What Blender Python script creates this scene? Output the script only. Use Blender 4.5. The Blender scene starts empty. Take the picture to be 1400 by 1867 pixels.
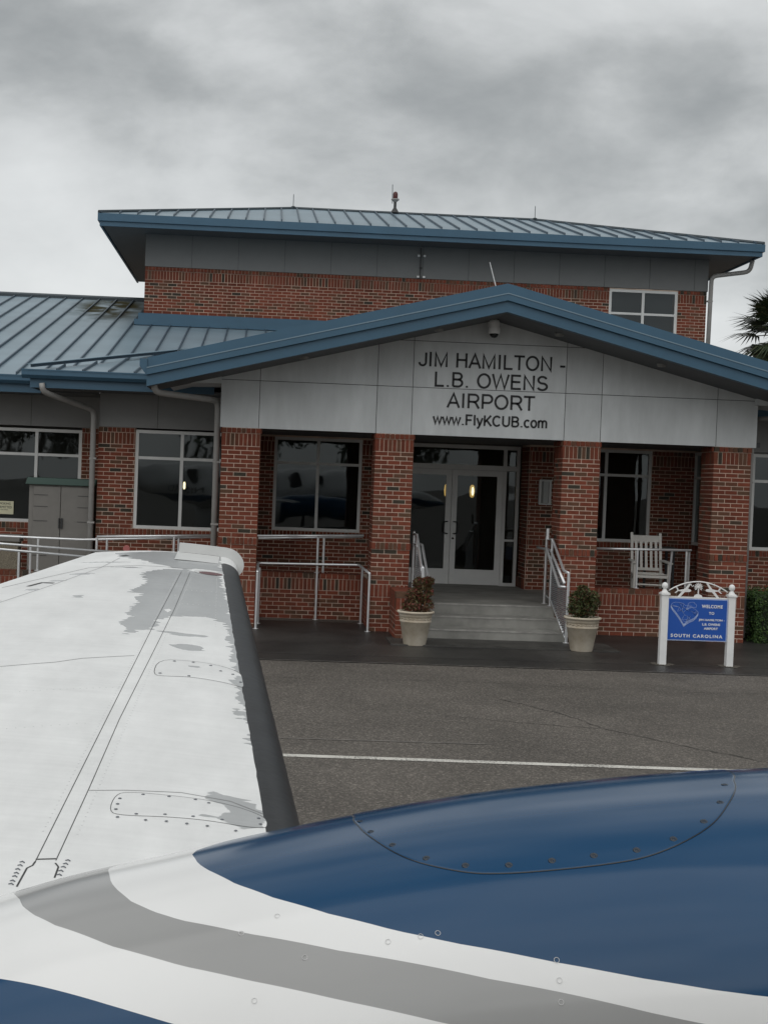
import bpy, math, random
from mathutils import Vector, Matrix, noise
random.seed(7)
R = math.radians
sc = bpy.context.scene

# ------------------------------------------------------------------ camera
yaw, pitch, roll = R(-3.017), R(-1.312), R(2.157)
fw = Vector((-math.sin(yaw)*math.cos(pitch), math.cos(yaw)*math.cos(pitch), math.sin(pitch)))
r0 = Vector((math.cos(yaw), math.sin(yaw), 0)); u0 = r0.cross(fw)
rr = math.cos(roll)*r0 + math.sin(roll)*u0
uu = -math.sin(roll)*r0 + math.cos(roll)*u0
cam = bpy.data.cameras.new('camera'); camo = bpy.data.objects.new('camera', cam)
sc.collection.objects.link(camo)
cam.sensor_fit = 'HORIZONTAL'; cam.sensor_width = 36
cam.lens = 36*2434.55/1400; cam.shift_x = (700-608.646)/1400
cam.clip_start = 0.05; cam.clip_end = 3000
camo.matrix_world = Matrix(((rr.x, uu.x, -fw.x, -1.741), (rr.y, uu.y, -fw.y, -21.213), (rr.z, uu.z, -fw.z, 2.374), (0, 0, 0, 1)))
sc.camera = camo

# ------------------------------------------------------------------ world and sun
SUN_EL, SUN_AZ = 58, 200          # degrees; azimuth clockwise from +Y
w = bpy.data.worlds.new('World'); sc.world = w; w.use_nodes = True
nt = w.node_tree; nt.nodes.clear()
def N(t, typ, **k):
    n = t.nodes.new(typ)
    for a, b in k.items():
        if a == 'inp':
            for i, v in b.items(): n.inputs[i].default_value = v
        else: setattr(n, a, b)
    return n
out = N(nt, 'ShaderNodeOutputWorld'); add = N(nt, 'ShaderNodeMixShader', inp={0: 0.9})
bg1 = N(nt, 'ShaderNodeBackground', inp={1: 0.09}); bg2 = N(nt, 'ShaderNodeBackground', inp={1: 1.0})
sky = N(nt, 'ShaderNodeTexSky', sky_type='NISHITA', sun_disc=False, sun_elevation=R(SUN_EL), sun_rotation=R(SUN_AZ))
L = nt.links.new
L(sky.outputs[0], bg1.inputs[0])
tc = N(nt, 'ShaderNodeTexCoord'); sep = N(nt, 'ShaderNodeSeparateXYZ'); L(tc.outputs['Generated'], sep.inputs[0])
zc = N(nt, 'ShaderNodeMath', operation='MAXIMUM', inp={1: 0.0}); L(sep.outputs[2], zc.inputs[0])
za = N(nt, 'ShaderNodeMath', operation='ADD', inp={1: 0.42}); L(zc.outputs[0], za.inputs[0])
dx = N(nt, 'ShaderNodeMath', operation='DIVIDE'); L(sep.outputs[0], dx.inputs[0]); L(za.outputs[0], dx.inputs[1])
dy = N(nt, 'ShaderNodeMath', operation='DIVIDE'); L(sep.outputs[1], dy.inputs[0]); L(za.outputs[0], dy.inputs[1])
cmb = N(nt, 'ShaderNodeCombineXYZ'); L(dx.outputs[0], cmb.inputs[0]); L(dy.outputs[0], cmb.inputs[1])
mp = N(nt, 'ShaderNodeMapping', inp={1: (3.7, 10.2, 5.7), 2: (0, 0.18, 0.25), 3: (1, 1, 1.9)}); L(tc.outputs['Generated'], mp.inputs[0])
n1 = N(nt, 'ShaderNodeTexNoise', inp={2: 3.0, 3: 9.0, 4: 0.52, 8: 0.25}); L(mp.outputs[0], n1.inputs[0])
n2 = N(nt, 'ShaderNodeTexNoise', inp={2: 8.5, 3: 7.0, 4: 0.55, 8: 0.4}); L(mp.outputs[0], n2.inputs[0])
m1 = N(nt, 'ShaderNodeMath', operation='MULTIPLY_ADD', inp={1: 0.26}); L(n2.outputs[0], m1.inputs[0]); L(n1.outputs[0], m1.inputs[2])
# brighter towards the horizon, where the cloud deck thins
hz = N(nt, 'ShaderNodeMapRange', inp={1: 0.10, 2: 0.32, 3: 0.07, 4: 0.0}); L(sep.outputs[2], hz.inputs[0])
m2 = N(nt, 'ShaderNodeMath', operation='ADD'); L(m1.outputs[0], m2.inputs[0]); L(hz.outputs[0], m2.inputs[1])
cr = N(nt, 'ShaderNodeValToRGB'); L(m2.outputs[0], cr.inputs[0])
cr.color_ramp.interpolation = 'B_SPLINE'
el = cr.color_ramp.elements
el[0].position = 0.45; el[0].color = (0.29, 0.305, 0.305, 1)
el[1].position = 0.88; el[1].color = (0.84, 0.855, 0.85, 1)
e = el.new(0.58); e.color = (0.43, 0.445, 0.44, 1)
e = el.new(0.70); e.color = (0.66, 0.675, 0.67, 1)
L(cr.outputs[0], bg2.inputs[0])
L(bg1.outputs[0], add.inputs[1]); L(bg2.outputs[0], add.inputs[2]); L(add.outputs[0], out.inputs[0])

sun = bpy.data.lights.new('sun', 'SUN'); sun.energy = 1.35; sun.angle = R(90); sun.color = (1.0, 0.985, 0.96)
so = bpy.data.objects.new('sun', sun); sc.collection.objects.link(so)
az, elv = R(SUN_AZ), R(SUN_EL)
d = Vector((math.sin(az)*math.cos(elv), math.cos(az)*math.cos(elv), math.sin(elv)))
so.rotation_euler = d.to_track_quat('Z', 'Y').to_euler(); so.location = (0, -30, 40)
vs = sc.view_settings
vs.view_transform = 'Standard'; vs.look = 'None'; vs.exposure = 0.0; vs.gamma = 1; vs.use_curve_mapping = False

# ------------------------------------------------------------------ materials
def mat(name, col, rough=0.6, metal=0.0, spec=0.5, noise_amt=0.0, scale=5.0, bump=0.0, bscale=None, coat=0.0, stretch=None, col2=None, detail=6):
    m = bpy.data.materials.new(name); m.use_nodes = True; t = m.node_tree
    b = t.nodes['Principled BSDF']
    b.inputs['Roughness'].default_value = rough; b.inputs['Metallic'].default_value = metal
    b.inputs['Specular IOR Level'].default_value = spec; b.inputs['Coat Weight'].default_value = coat
    b.inputs['Coat Roughness'].default_value = 0.05
    b.inputs['Base Color'].default_value = (*col, 1)
    if noise_amt or bump or col2:
        co = N(t, 'ShaderNodeTexCoord'); mpn = N(t, 'ShaderNodeMapping'); t.links.new(co.outputs['Object'], mpn.inputs[0])
        if stretch: mpn.inputs['Scale'].default_value = stretch
    if noise_amt or col2:
        nz = N(t, 'ShaderNodeTexNoise', inp={2: scale, 3: detail, 4: 0.6}); t.links.new(mpn.outputs[0], nz.inputs[0])
        mr = N(t, 'ShaderNodeMapRange', inp={1: 0.3, 2: 0.7}); t.links.new(nz.outputs[0], mr.inputs[0])
        mx = N(t, 'ShaderNodeMix', data_type='RGBA'); t.links.new(mr.outputs[0], mx.inputs[0])
        c2 = col2 or tuple(c*(1-noise_amt) for c in col)
        mx.inputs[6].default_value = (*c2, 1); mx.inputs[7].default_value = (*(col if col2 else tuple(c*(1+noise_amt*.5) for c in col)), 1)
        t.links.new(mx.outputs[2], b.inputs['Base Color'])
    if bump:
        nb = N(t, 'ShaderNodeTexNoise', inp={2: bscale or scale*4, 3: 4.0}); t.links.new(mpn.outputs[0], nb.inputs[0])
        bn = N(t, 'ShaderNodeBump', inp={0: bump, 1: 0.01}); t.links.new(nb.outputs[0], bn.inputs['Height']); t.links.new(bn.outputs[0], b.inputs['Normal'])
    return m

def ramp_material(name, stops, rough, per='both', extra_noise=0.12, bump=0.15):
    """base colour picked per brick / leaf at random"""
    m = bpy.data.materials.new(name); m.use_nodes = True; t = m.node_tree; b = t.nodes['Principled BSDF']
    b.inputs['Roughness'].default_value = rough; b.inputs['Specular IOR Level'].default_value = 0.3
    oi = N(t, 'ShaderNodeObjectInfo'); ge = N(t, 'ShaderNodeNewGeometry')
    a = N(t, 'ShaderNodeMath', operation='ADD'); t.links.new(oi.outputs['Random'], a.inputs[0]); t.links.new(ge.outputs['Random Per Island'], a.inputs[1])
    f = N(t, 'ShaderNodeMath', operation='FRACT'); t.links.new(a.outputs[0], f.inputs[0])
    c = N(t, 'ShaderNodeValToRGB'); c.color_ramp.interpolation = 'LINEAR'; t.links.new(f.outputs[0], c.inputs[0])
    e = c.color_ramp.elements; e[0].position = stops[0][0]; e[0].color = (*stops[0][1], 1); e[1].position = stops[-1][0]; e[1].color = (*stops[-1][1], 1)
    for p_, col in stops[1:-1]:
        q = e.new(p_); q.color = (*col, 1)
    nz = N(t, 'ShaderNodeTexNoise', inp={2: 14.0, 3: 5.0}); t.links.new(ge.outputs['Position'], nz.inputs[0])
    nz2 = N(t, 'ShaderNodeTexNoise', inp={2: 1.1, 3: 3.0}); t.links.new(ge.outputs['Position'], nz2.inputs[0])
    sm = N(t, 'ShaderNodeMath', operation='ADD'); t.links.new(nz.outputs[0], sm.inputs[0]); t.links.new(nz2.outputs[0], sm.inputs[1])
    mr = N(t, 'ShaderNodeMapRange', inp={1: 0.6, 2: 1.4, 3: 1-extra_noise*3, 4: 1+extra_noise*2.2}); t.links.new(sm.outputs[0], mr.inputs[0])
    vm = N(t, 'ShaderNodeVectorMath', operation='SCALE'); t.links.new(c.outputs[0], vm.inputs[0]); t.links.new(mr.outputs[0], vm.inputs['Scale'])
    t.links.new(vm.outputs[0], b.inputs['Base Color'])
    if bump:
        nb = N(t, 'ShaderNodeTexNoise', inp={2: 90.0, 3: 3.0}); t.links.new(ge.outputs['Position'], nb.inputs[0])
        bn = N(t, 'ShaderNodeBump', inp={0: bump, 1: 0.004}); t.links.new(nb.outputs[0], bn.inputs['Height']); t.links.new(bn.outputs[0], b.inputs['Normal'])
    return m

M = {}
M['brick'] = ramp_material('brick_clay', [(0, (0.14, 0.038, 0.022)), (0.3, (0.215, 0.058, 0.033)), (0.55, (0.18, 0.050, 0.029)), (0.74, (0.155, 0.052, 0.030)), (0.84, (0.135, 0.062, 0.038)), (0.94, (0.115, 0.062, 0.038)), (0.97, (0.055, 0.046, 0.034)), (1, (0.045, 0.04, 0.03))], 0.85)
M['mortar'] = mat('mortar', (0.68, 0.53, 0.43), 0.9, noise_amt=0.4, scale=1.7)
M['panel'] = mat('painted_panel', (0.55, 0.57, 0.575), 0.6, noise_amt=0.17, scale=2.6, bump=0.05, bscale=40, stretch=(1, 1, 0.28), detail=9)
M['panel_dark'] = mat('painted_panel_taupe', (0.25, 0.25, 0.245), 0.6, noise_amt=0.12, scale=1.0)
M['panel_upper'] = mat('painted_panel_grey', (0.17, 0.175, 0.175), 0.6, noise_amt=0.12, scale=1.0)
M['backing'] = mat('joint_backing', (0.06, 0.06, 0.06), 0.8)
M['fascia'] = mat('blue_fascia', (0.040, 0.108, 0.172), 0.45, noise_amt=0.10, scale=1.5, spec=0.5)
M['roof'] = mat('blue_grey_roof_metal', (0.215, 0.29, 0.34), 0.42, noise_amt=0.18, scale=0.8, bump=0.03, bscale=2.0, spec=0.5)
M['roof_rib'] = mat('roof_rib_metal', (0.045, 0.075, 0.105), 0.4)
M['ridge'] = mat('ridge_cap', (0.03, 0.045, 0.055), 0.5)
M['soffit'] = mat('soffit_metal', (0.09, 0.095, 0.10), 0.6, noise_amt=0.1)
M['alu'] = mat('window_aluminium', (0.66, 0.66, 0.645), 0.45, metal=0.0, noise_amt=0.08, scale=3)
M['pipe'] = mat('galvanised_pipe', (0.80, 0.81, 0.82), 0.30, metal=0.6, noise_amt=0.15, scale=6)
M['pipe_paint'] = mat('downspout_paint', (0.34, 0.33, 0.315), 0.5, noise_amt=0.1)
M['concrete'] = mat('porch_concrete', (0.25, 0.245, 0.225), 0.7, noise_amt=0.35, scale=2.2, bump=0.15, bscale=60)
M['concrete_edge'] = mat('worn_step_nosing', (0.30, 0.29, 0.27), 0.75, noise_amt=0.35, scale=5)
M['dark'] = mat('dark_interior', (0.035, 0.036, 0.038), 0.8)
M['interior'] = mat('interior_wall', (0.20, 0.20, 0.19), 0.8)
M['white'] = mat('white_vinyl', (0.80, 0.80, 0.79), 0.45, noise_amt=0.06, scale=8)
M['chairwhite'] = mat('chair_paint', (0.62, 0.60, 0.56), 0.55, noise_amt=0.12, scale=8)
M['signblue'] = mat('sign_blue', (0.012, 0.085, 0.40), 0.35)
M['signline'] = mat('sign_pale_line', (0.42, 0.52, 0.78), 0.5)
M['letter'] = mat('dark_letters', (0.012, 0.012, 0.013), 0.6)
M['rubber'] = mat('boot_rubber', (0.013, 0.014, 0.016), 0.36, noise_amt=0.6, scale=5, bump=0.10, bscale=30, spec=0.3)
M['black'] = mat('black_plastic', (0.012, 0.012, 0.013), 0.25)
M['seam'] = mat('seam_sealant', (0.05, 0.05, 0.05), 0.7)
M['screw'] = mat('screw_metal', (0.16, 0.17, 0.19), 0.45, metal=0.4)
M['red'] = mat('red_lens', (0.35, 0.012, 0.012), 0.2)
M['pinkred'] = mat('faded_red_paint', (0.42, 0.13, 0.12), 0.6)
M['cabinet'] = mat('taupe_resin', (0.19, 0.18, 0.165), 0.6, noise_amt=0.12, scale=3)
M['greenlid'] = mat('green_resin', (0.035, 0.075, 0.06), 0.55)
M['urn'] = mat('pebble_aggregate', (0.23, 0.20, 0.15), 0.9, noise_amt=0.6, scale=60, bump=0.5, bscale=90)
M['pot'] = mat('weathered_pot', (0.66, 0.60, 0.50), 0.8, scale=3.2, bump=0.15, bscale=30, col2=(0.40, 0.33, 0.24), detail=9)
M['soil'] = mat('soil', (0.03, 0.022, 0.016), 0.95)
M['bluepot'] = mat('dark_blue_glaze', (0.02, 0.035, 0.06), 0.3)
M['bark'] = mat('bark', (0.10, 0.085, 0.07), 0.9, noise_amt=0.4, scale=10, bump=0.5)
M['palmleaf'] = ramp_material('palm_leaf', [(0, (0.014, 0.026, 0.012)), (0.6, (0.028, 0.045, 0.018)), (0.88, (0.05, 0.065, 0.026)), (1, (0.09, 0.08, 0.04))], 0.5, bump=0)
M['hedge'] = ramp_material('hedge_leaf', [(0, (0.02, 0.045, 0.014)), (0.5, (0.04, 0.085, 0.022)), (0.85, (0.07, 0.13, 0.03)), (1, (0.11, 0.17, 0.045))], 0.55, bump=0)
M['tree'] = ramp_material('tree_leaf', [(0, (0.02, 0.035, 0.014)), (0.5, (0.035, 0.06, 0.02)), (1, (0.06, 0.085, 0.03))], 0.6, bump=0)
M['shrub1'] = ramp_material('shrub_leaf_red', [(0, (0.06, 0.045, 0.02)), (0.35, (0.09, 0.075, 0.03)), (0.6, (0.14, 0.05, 0.03)), (0.8, (0.17, 0.035, 0.035)), (1, (0.10, 0.11, 0.04))], 0.5, bump=0)
M['shrub2'] = ramp_material('shrub_leaf_green', [(0, (0.035, 0.045, 0.018)), (0.4, (0.06, 0.075, 0.025)), (0.7, (0.09, 0.11, 0.035)), (0.85, (0.13, 0.05, 0.03)), (1, (0.07, 0.03, 0.02))], 0.5, bump=0)
M['beige'] = mat('sign_cream', (0.62, 0.60, 0.42), 0.6)
M['galv'] = mat('slat_metal', (0.33, 0.35, 0.37), 0.45, metal=0.3)

def emis(name, col, s):
    m = bpy.data.materials.new(name); m.use_nodes = True; t = m.node_tree; t.nodes.clear()
    o = N(t, 'ShaderNodeOutputMaterial'); e_ = N(t, 'ShaderNodeEmission', inp={0: (*col, 1), 1: s}); t.links.new(e_.outputs[0], o.inputs[0]); return m
M['lampglow'] = emis('lit_lamp', (1.0, 0.84, 0.48), 4.0)
M['lampshade'] = emis('lit_lamp_shade', (1.0, 0.62, 0.18), 0.9)

def glass_mat():
    m = bpy.data.materials.new('tinted_glass'); m.use_nodes = True; t = m.node_tree; t.nodes.clear()
    o = N(t, 'ShaderNodeOutputMaterial'); mx = N(t, 'ShaderNodeMixShader')
    fr = N(t, 'ShaderNodeFresnel', inp={0: 1.6}); tr = N(t, 'ShaderNodeBsdfTransparent', inp={0: (0.42, 0.45, 0.45, 1)})
    gl = N(t, 'ShaderNodeBsdfGlossy', inp={1: 0.015, 0: (0.85, 0.92, 0.95, 1)})
    co = N(t, 'ShaderNodeTexCoord'); nb = N(t, 'ShaderNodeTexNoise', inp={2: 1.6, 3: 1.0}); t.links.new(co.outputs['Object'], nb.inputs[0])
    bn = N(t, 'ShaderNodeBump', inp={0: 0.25, 1: 0.01}); t.links.new(nb.outputs[0], bn.inputs['Height']); t.links.new(bn.outputs[0], gl.inputs['Normal'])
    t.links.new(fr.outputs[0], mx.inputs[0]); t.links.new(tr.outputs[0], mx.inputs[1]); t.links.new(gl.outputs[0], mx.inputs[2]); t.links.new(mx.outputs[0], o.inputs[0])
    return m
M['glass'] = glass_mat()
M['alu_dull'] = mat('dull_fixture', (.22, .22, .21), .5)

def asphalt_mat(name, c1, c2, rough, speck=0.35, scale=70):
    m = bpy.data.materials.new(name); m.use_nodes = True; t = m.node_tree; b = t.nodes['Principled BSDF']
    co = N(t, 'ShaderNodeTexCoord')
    v = N(t, 'ShaderNodeTexVoronoi', inp={'Scale': scale}); t.links.new(co.outputs['Object'], v.inputs['Vector'])
    n = N(t, 'ShaderNodeTexNoise', inp={2: 0.55, 3: 9.0, 4: 0.66, 8: .4}); t.links.new(co.outputs['Object'], n.inputs[0])
    n3 = N(t, 'ShaderNodeTexNoise', inp={2: 28.0, 3: 5.0, 4: 0.7}); t.links.new(co.outputs['Object'], n3.inputs[0])
    mr = N(t, 'ShaderNodeMapRange', inp={1: 0.35, 2: 0.65}); t.links.new(n.outputs[0], mr.inputs[0])
    mx = N(t, 'ShaderNodeMix', data_type='RGBA', inp={6: (*c1, 1), 7: (*c2, 1)}); t.links.new(mr.outputs[0], mx.inputs[0])
    sv = N(t, 'ShaderNodeSeparateColor'); t.links.new(v.outputs['Color'], sv.inputs[0])
    p_ = N(t, 'ShaderNodeMath', operation='POWER', inp={1: 4.0}); t.links.new(sv.outputs[0], p_.inputs[0])
    k = N(t, 'ShaderNodeMapRange', inp={1: 0.0, 2: 1.0, 3: 1-speck*.6, 4: 1+speck*2.8}); t.links.new(p_.outputs[0], k.inputs[0])
    k2 = N(t, 'ShaderNodeMapRange', inp={1: 0.3, 2: 0.7, 3: 1-speck*.8, 4: 1+speck*.8}); t.links.new(n3.outputs[0], k2.inputs[0])
    kk = N(t, 'ShaderNodeMath', operation='MULTIPLY'); t.links.new(k.outputs[0], kk.inputs[0]); t.links.new(k2.outputs[0], kk.inputs[1])
    vm = N(t, 'ShaderNodeVectorMath', operation='SCALE'); t.links.new(mx.outputs[2], vm.inputs[0]); t.links.new(kk.outputs[0], vm.inputs['Scale'])
    t.links.new(vm.outputs[0], b.inputs['Base Color'])
    b.inputs['Roughness'].default_value = rough; b.inputs['Specular IOR Level'].default_value = 0.35
    bn = N(t, 'ShaderNodeBump', inp={0: 0.6, 1: 0.006}); t.links.new(v.outputs['Distance'], bn.inputs['Height']); t.links.new(bn.outputs[0], b.inputs['Normal'])
    return m
M['asphalt'] = asphalt_mat('asphalt_apron', (0.084, 0.075, 0.065), (0.128, 0.114, 0.099), 0.75, 0.36, 75)
M['asphalt_dark'] = asphalt_mat('damp_asphalt', (0.015, 0.015, 0.015), (0.050, 0.048, 0.044), 0.42, 0.25, 80)

def line_mat():
    m = bpy.data.materials.new('worn_road_paint'); m.use_nodes = True; t = m.node_tree; b = t.nodes['Principled BSDF']
    co = N(t, 'ShaderNodeTexCoord')
    n = N(t, 'ShaderNodeTexNoise', inp={2: 45.0, 3: 6.0, 4: 0.75}); t.links.new(co.outputs['Object'], n.inputs[0])
    n2 = N(t, 'ShaderNodeTexNoise', inp={2: 2.0, 3: 3.0}); t.links.new(co.outputs['Object'], n2.inputs[0])
    a = N(t, 'ShaderNodeMath', operation='MULTIPLY_ADD', inp={1: 0.45}); t.links.new(n2.outputs[0], a.inputs[0]); t.links.new(n.outputs[0], a.inputs[2])
    mr = N(t, 'ShaderNodeMapRange', inp={1: 0.60, 2: 0.74}); t.links.new(a.outputs[0], mr.inputs[0])
    mx = N(t, 'ShaderNodeMix', data_type='RGBA', inp={6: (0.085, 0.078, 0.07, 1), 7: (0.62, 0.60, 0.55, 1)}); t.links.new(mr.outputs[0], mx.inputs[0])
    t.links.new(mx.outputs[2], b.inputs['Base Color']); b.inputs['Roughness'].default_value = 0.8
    return m
M['line'] = line_mat()

def attr_mix_mat(name, base, layers, rough, coat=0.0, spec=0.5):
    """layers: (attribute, colour, sign) painted where sign*attribute > 0"""
    m = bpy.data.materials.new(name); m.use_nodes = True; t = m.node_tree; b = t.nodes['Principled BSDF']
    prev = None; c0 = base
    for an, col, sg in layers:
        at = N(t, 'ShaderNodeAttribute', attribute_name=an)
        ml = N(t, 'ShaderNodeMath', operation='MULTIPLY', inp={1: sg*1200.0}); t.links.new(at.outputs['Fac'], ml.inputs[0])
        ad = N(t, 'ShaderNodeMath', operation='ADD', use_clamp=True, inp={1: 0.5}); t.links.new(ml.outputs[0], ad.inputs[0])
        mx = N(t, 'ShaderNodeMix', data_type='RGBA', inp={7: (*col, 1)}); t.links.new(ad.outputs[0], mx.inputs[0])
        if prev: t.links.new(prev, mx.inputs[6])
        else: mx.inputs[6].default_value = (*c0, 1)
        prev = mx.outputs[2]
    co = N(t, 'ShaderNodeTexCoord')
    n = N(t, 'ShaderNodeTexNoise', inp={2: 2.0, 3: 6.0}); t.links.new(co.outputs['Object'], n.inputs[0])
    mr = N(t, 'ShaderNodeMapRange', inp={1: 0.3, 2: 0.7, 3: 0.94, 4: 1.04}); t.links.new(n.outputs[0], mr.inputs[0])
    vm = N(t, 'ShaderNodeVectorMath', operation='SCALE'); t.links.new(prev, vm.inputs[0]); t.links.new(mr.outputs[0], vm.inputs['Scale'])
    t.links.new(vm.outputs[0], b.inputs['Base Color'])
    b.inputs['Roughness'].default_value = rough; b.inputs['Coat Weight'].default_value = coat; b.inputs['Coat Roughness'].default_value = 0.06
    b.inputs['Specular IOR Level'].default_value = spec
    nb = N(t, 'ShaderNodeTexNoise', inp={2: 3.0, 3: 2.0}); t.links.new(co.outputs['Object'], nb.inputs[0])
    bn = N(t, 'ShaderNodeBump', inp={0: 0.12, 1: 0.01}); t.links.new(nb.outputs[0], bn.inputs['Height']); t.links.new(bn.outputs[0], b.inputs['Normal'])
    return m

# ------------------------------------------------------------------ mesh helpers
WL = {}
def link(o, parent, wl):
    sc.collection.objects.link(o)
    WL[o.name] = Vector(wl)
    if parent: o.parent = parent; o.location = Vector(wl) - WL[parent.name]
    else: o.location = wl
    return o
def props(o, label=None, cat=None, group=None, kind=None):
    for k, v in (('label', label), ('category', cat), ('group', group), ('kind', kind)):
        if v: o[k] = v
    return o
def empty(name, loc, label=None, cat=None, group=None, kind=None, parent=None):
    o = bpy.data.objects.new(name, None); o.empty_display_size = 0.2
    link(o, parent, loc); return props(o, label, cat, group, kind)

class MB:
    def __init__(s): s.v = []; s.f = []
    def quad(s, a, b, c, d):
        i = len(s.v); s.v += [tuple(a), tuple(b), tuple(c), tuple(d)]; s.f.append((i, i+1, i+2, i+3)); return s
    def tri(s, a, b, c):
        i = len(s.v); s.v += [tuple(a), tuple(b), tuple(c)]; s.f.append((i, i+1, i+2)); return s
    def box(s, x0, x1, y0, y1, z0, z1):
        i = len(s.v)
        s.v += [(x0,y0,z0),(x1,y0,z0),(x1,y1,z0),(x0,y1,z0),(x0,y0,z1),(x1,y0,z1),(x1,y1,z1),(x0,y1,z1)]
        s.f += [(i,i+3,i+2,i+1),(i+4,i+5,i+6,i+7),(i,i+1,i+5,i+4),(i+1,i+2,i+6,i+5),(i+2,i+3,i+7,i+6),(i+3,i,i+4,i+7)]; return s
    def obox(s, c, U, V, W, a, b, d):
        c, U, V, W = Vector(c), Vector(U), Vector(V), Vector(W); i = len(s.v)
        for k in ((-1,-1,-1),(1,-1,-1),(1,1,-1),(-1,1,-1),(-1,-1,1),(1,-1,1),(1,1,1),(-1,1,1)):
            s.v.append(tuple(c + U*(a/2*k[0]) + V*(b/2*k[1]) + W*(d/2*k[2])))
        s.f += [(i,i+3,i+2,i+1),(i+4,i+5,i+6,i+7),(i,i+1,i+5,i+4),(i+1,i+2,i+6,i+5),(i+2,i+3,i+7,i+6),(i+3,i,i+4,i+7)]; return s
    def prism(s, poly, ext):
        """poly: list of 3D points (planar), extruded by vector ext"""
        ext = Vector(ext); n = len(poly); i = len(s.v)
        s.v += [tuple(p_) for p_ in poly] + [tuple(Vector(p_)+ext) for p_ in poly]
        s.f.append(tuple(range(i, i+n))); s.f.append(tuple(range(i+2*n-1, i+n-1, -1)))
        for k in range(n): s.f.append((i+k, i+n+k, i+n+(k+1) % n, i+(k+1) % n))
        return s
    def tube(s, path, r, n=8, caps=True):
        path = [Vector(p_) for p_ in path]; m = len(path); rs = r if isinstance(r, (list, tuple)) else [r]*m
        ref = Vector((0, 0, 1)); base = len(s.v); prevx = None
        for k, p_ in enumerate(path):
            t = (path[min(k+1, m-1)] - path[max(k-1, 0)]).normalized()
            x = (prevx - t*prevx.dot(t)) if prevx is not None else t.cross(ref)
            if x.length < 1e-4: x = t.cross(Vector((0, 1, 0)))
            x.normalize(); y = t.cross(x); prevx = x
            for j in range(n):
                a = 2*math.pi*j/n; s.v.append(tuple(p_ + x*(rs[k]*math.cos(a)) + y*(rs[k]*math.sin(a))))
        for k in range(m-1):
            for j in range(n):
                a = base+k*n+j; b = base+k*n+(j+1) % n; s.f.append((a, b, b+n, a+n))
        if caps: s.f.append(tuple(base+j for j in range(n-1, -1, -1))); s.f.append(tuple(base+(m-1)*n+j for j in range(n)))
        return s
    def lathe(s, c, prof, n=24, closed=False):
        base = len(s.v); m = len(prof)
        for (r, z) in prof:
            for j in range(n):
                a = 2*math.pi*j/n; s.v.append((c[0]+r*math.cos(a), c[1]+r*math.sin(a), c[2]+z))
        for k in range(m-1):
            for j in range(n):
                a = base+k*n+j; b = base+k*n+(j+1) % n; s.f.append((a, b, b+n, a+n))
        if prof[0][0] > 1e-4: s.f.append(tuple(base+j for j in range(n-1, -1, -1)))
        if prof[-1][0] > 1e-4: s.f.append(tuple(base+(m-1)*n+j for j in range(n)))
        return s
    def build(s, name, m, parent=None, smooth=False, origin=None, bevel=0, **k):
        if not s.v: return None
        xs = [v[0] for v in s.v]; ys = [v[1] for v in s.v]; zs = [v[2] for v in s.v]
        o3 = Vector(origin) if origin else Vector(((min(xs)+max(xs))/2, (min(ys)+max(ys))/2, min(zs)))
        me = bpy.data.meshes.new(name)
        me.from_pydata([(v[0]-o3.x, v[1]-o3.y, v[2]-o3.z) for v in s.v], [], s.f); me.update()
        for mm in (m if isinstance(m, (list, tuple)) else [m]): me.materials.append(M[mm] if isinstance(mm, str) else mm)
        if smooth: me.polygons.foreach_set('use_smooth', [True]*len(me.polygons))
        o = bpy.data.objects.new(name, me); link(o, parent, o3)
        if bevel:
            b = o.modifiers.new('bevel', 'BEVEL'); b.width = bevel; b.segments = 2; b.limit_method = 'ANGLE'
        return props(o, **k)

def box(name, m, parent, *a, bevel=0, **k): return MB().box(*a).build(name, m, parent, bevel=bevel, **k)

def clip(poly, a, b, c):
    """keep a*x+b*y<=c"""
    out = []
    for i in range(len(poly)):
        p_, q = poly[i], poly[(i+1) % len(poly)]
        dp, dq = a*p_[0]+b*p_[1]-c, a*q[0]+b*q[1]-c
        if dp <= 0: out.append(p_)
        if dp*dq < 0:
            t = dp/(dp-dq); out.append((p_[0]+(q[0]-p_[0])*t, p_[1]+(q[1]-p_[1])*t))
    return out

# ------------------------------------------------------------------ ground
gm = MB(); gm.quad((-600, -600, 0), (600, -600, 0), (600, 600, 0), (-600, 600, 0)).build('ground', 'asphalt', kind='structure')
MB().quad((-30, -3.28, .004), (30, -4.28, .004), (30, 1.2, .004), (-30, 1.2, .004)).build('pavement', 'asphalt_dark', kind='structure')
MB().quad((-30, -3.22, .008), (30, -4.22, .008), (30, -4.26, .008), (-30, -3.26, .008)).build('pavement_joint', mat('joint_grit', (0.12, 0.11, 0.10), .9, noise_amt=.7, scale=12), kind='structure')
MB().quad((-30, -3.02, .008), (30, -3.10, .008), (30, -3.13, .008), (-30, -3.05, .008)).build('pavement_crack', mat('crack_filler', (0.06, 0.057, 0.052), .8, noise_amt=.8, scale=4), kind='structure')
MB().quad((-6, -8.93, .004), (.45, -9.02, .004), (.45, -9.06, .004), (-6, -8.97, .004)).build('apron_seam', mat('apron_seam_grit', (0.17, 0.155, 0.14), .85, noise_amt=.6, scale=6), kind='structure')
MB().quad((-30, -8.62, .004), (30, -10.93, .004), (30, -11.04, .004), (-30, -8.73, .004)).build('road_marking', 'line', kind='structure')
box('landing_slab', mat('wet_landing_concrete', (0.055, 0.053, 0.048), .6, noise_amt=.5, scale=3), None, 0.2, 3.6, -1.75, -.83, 0, .02, kind='structure')

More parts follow.
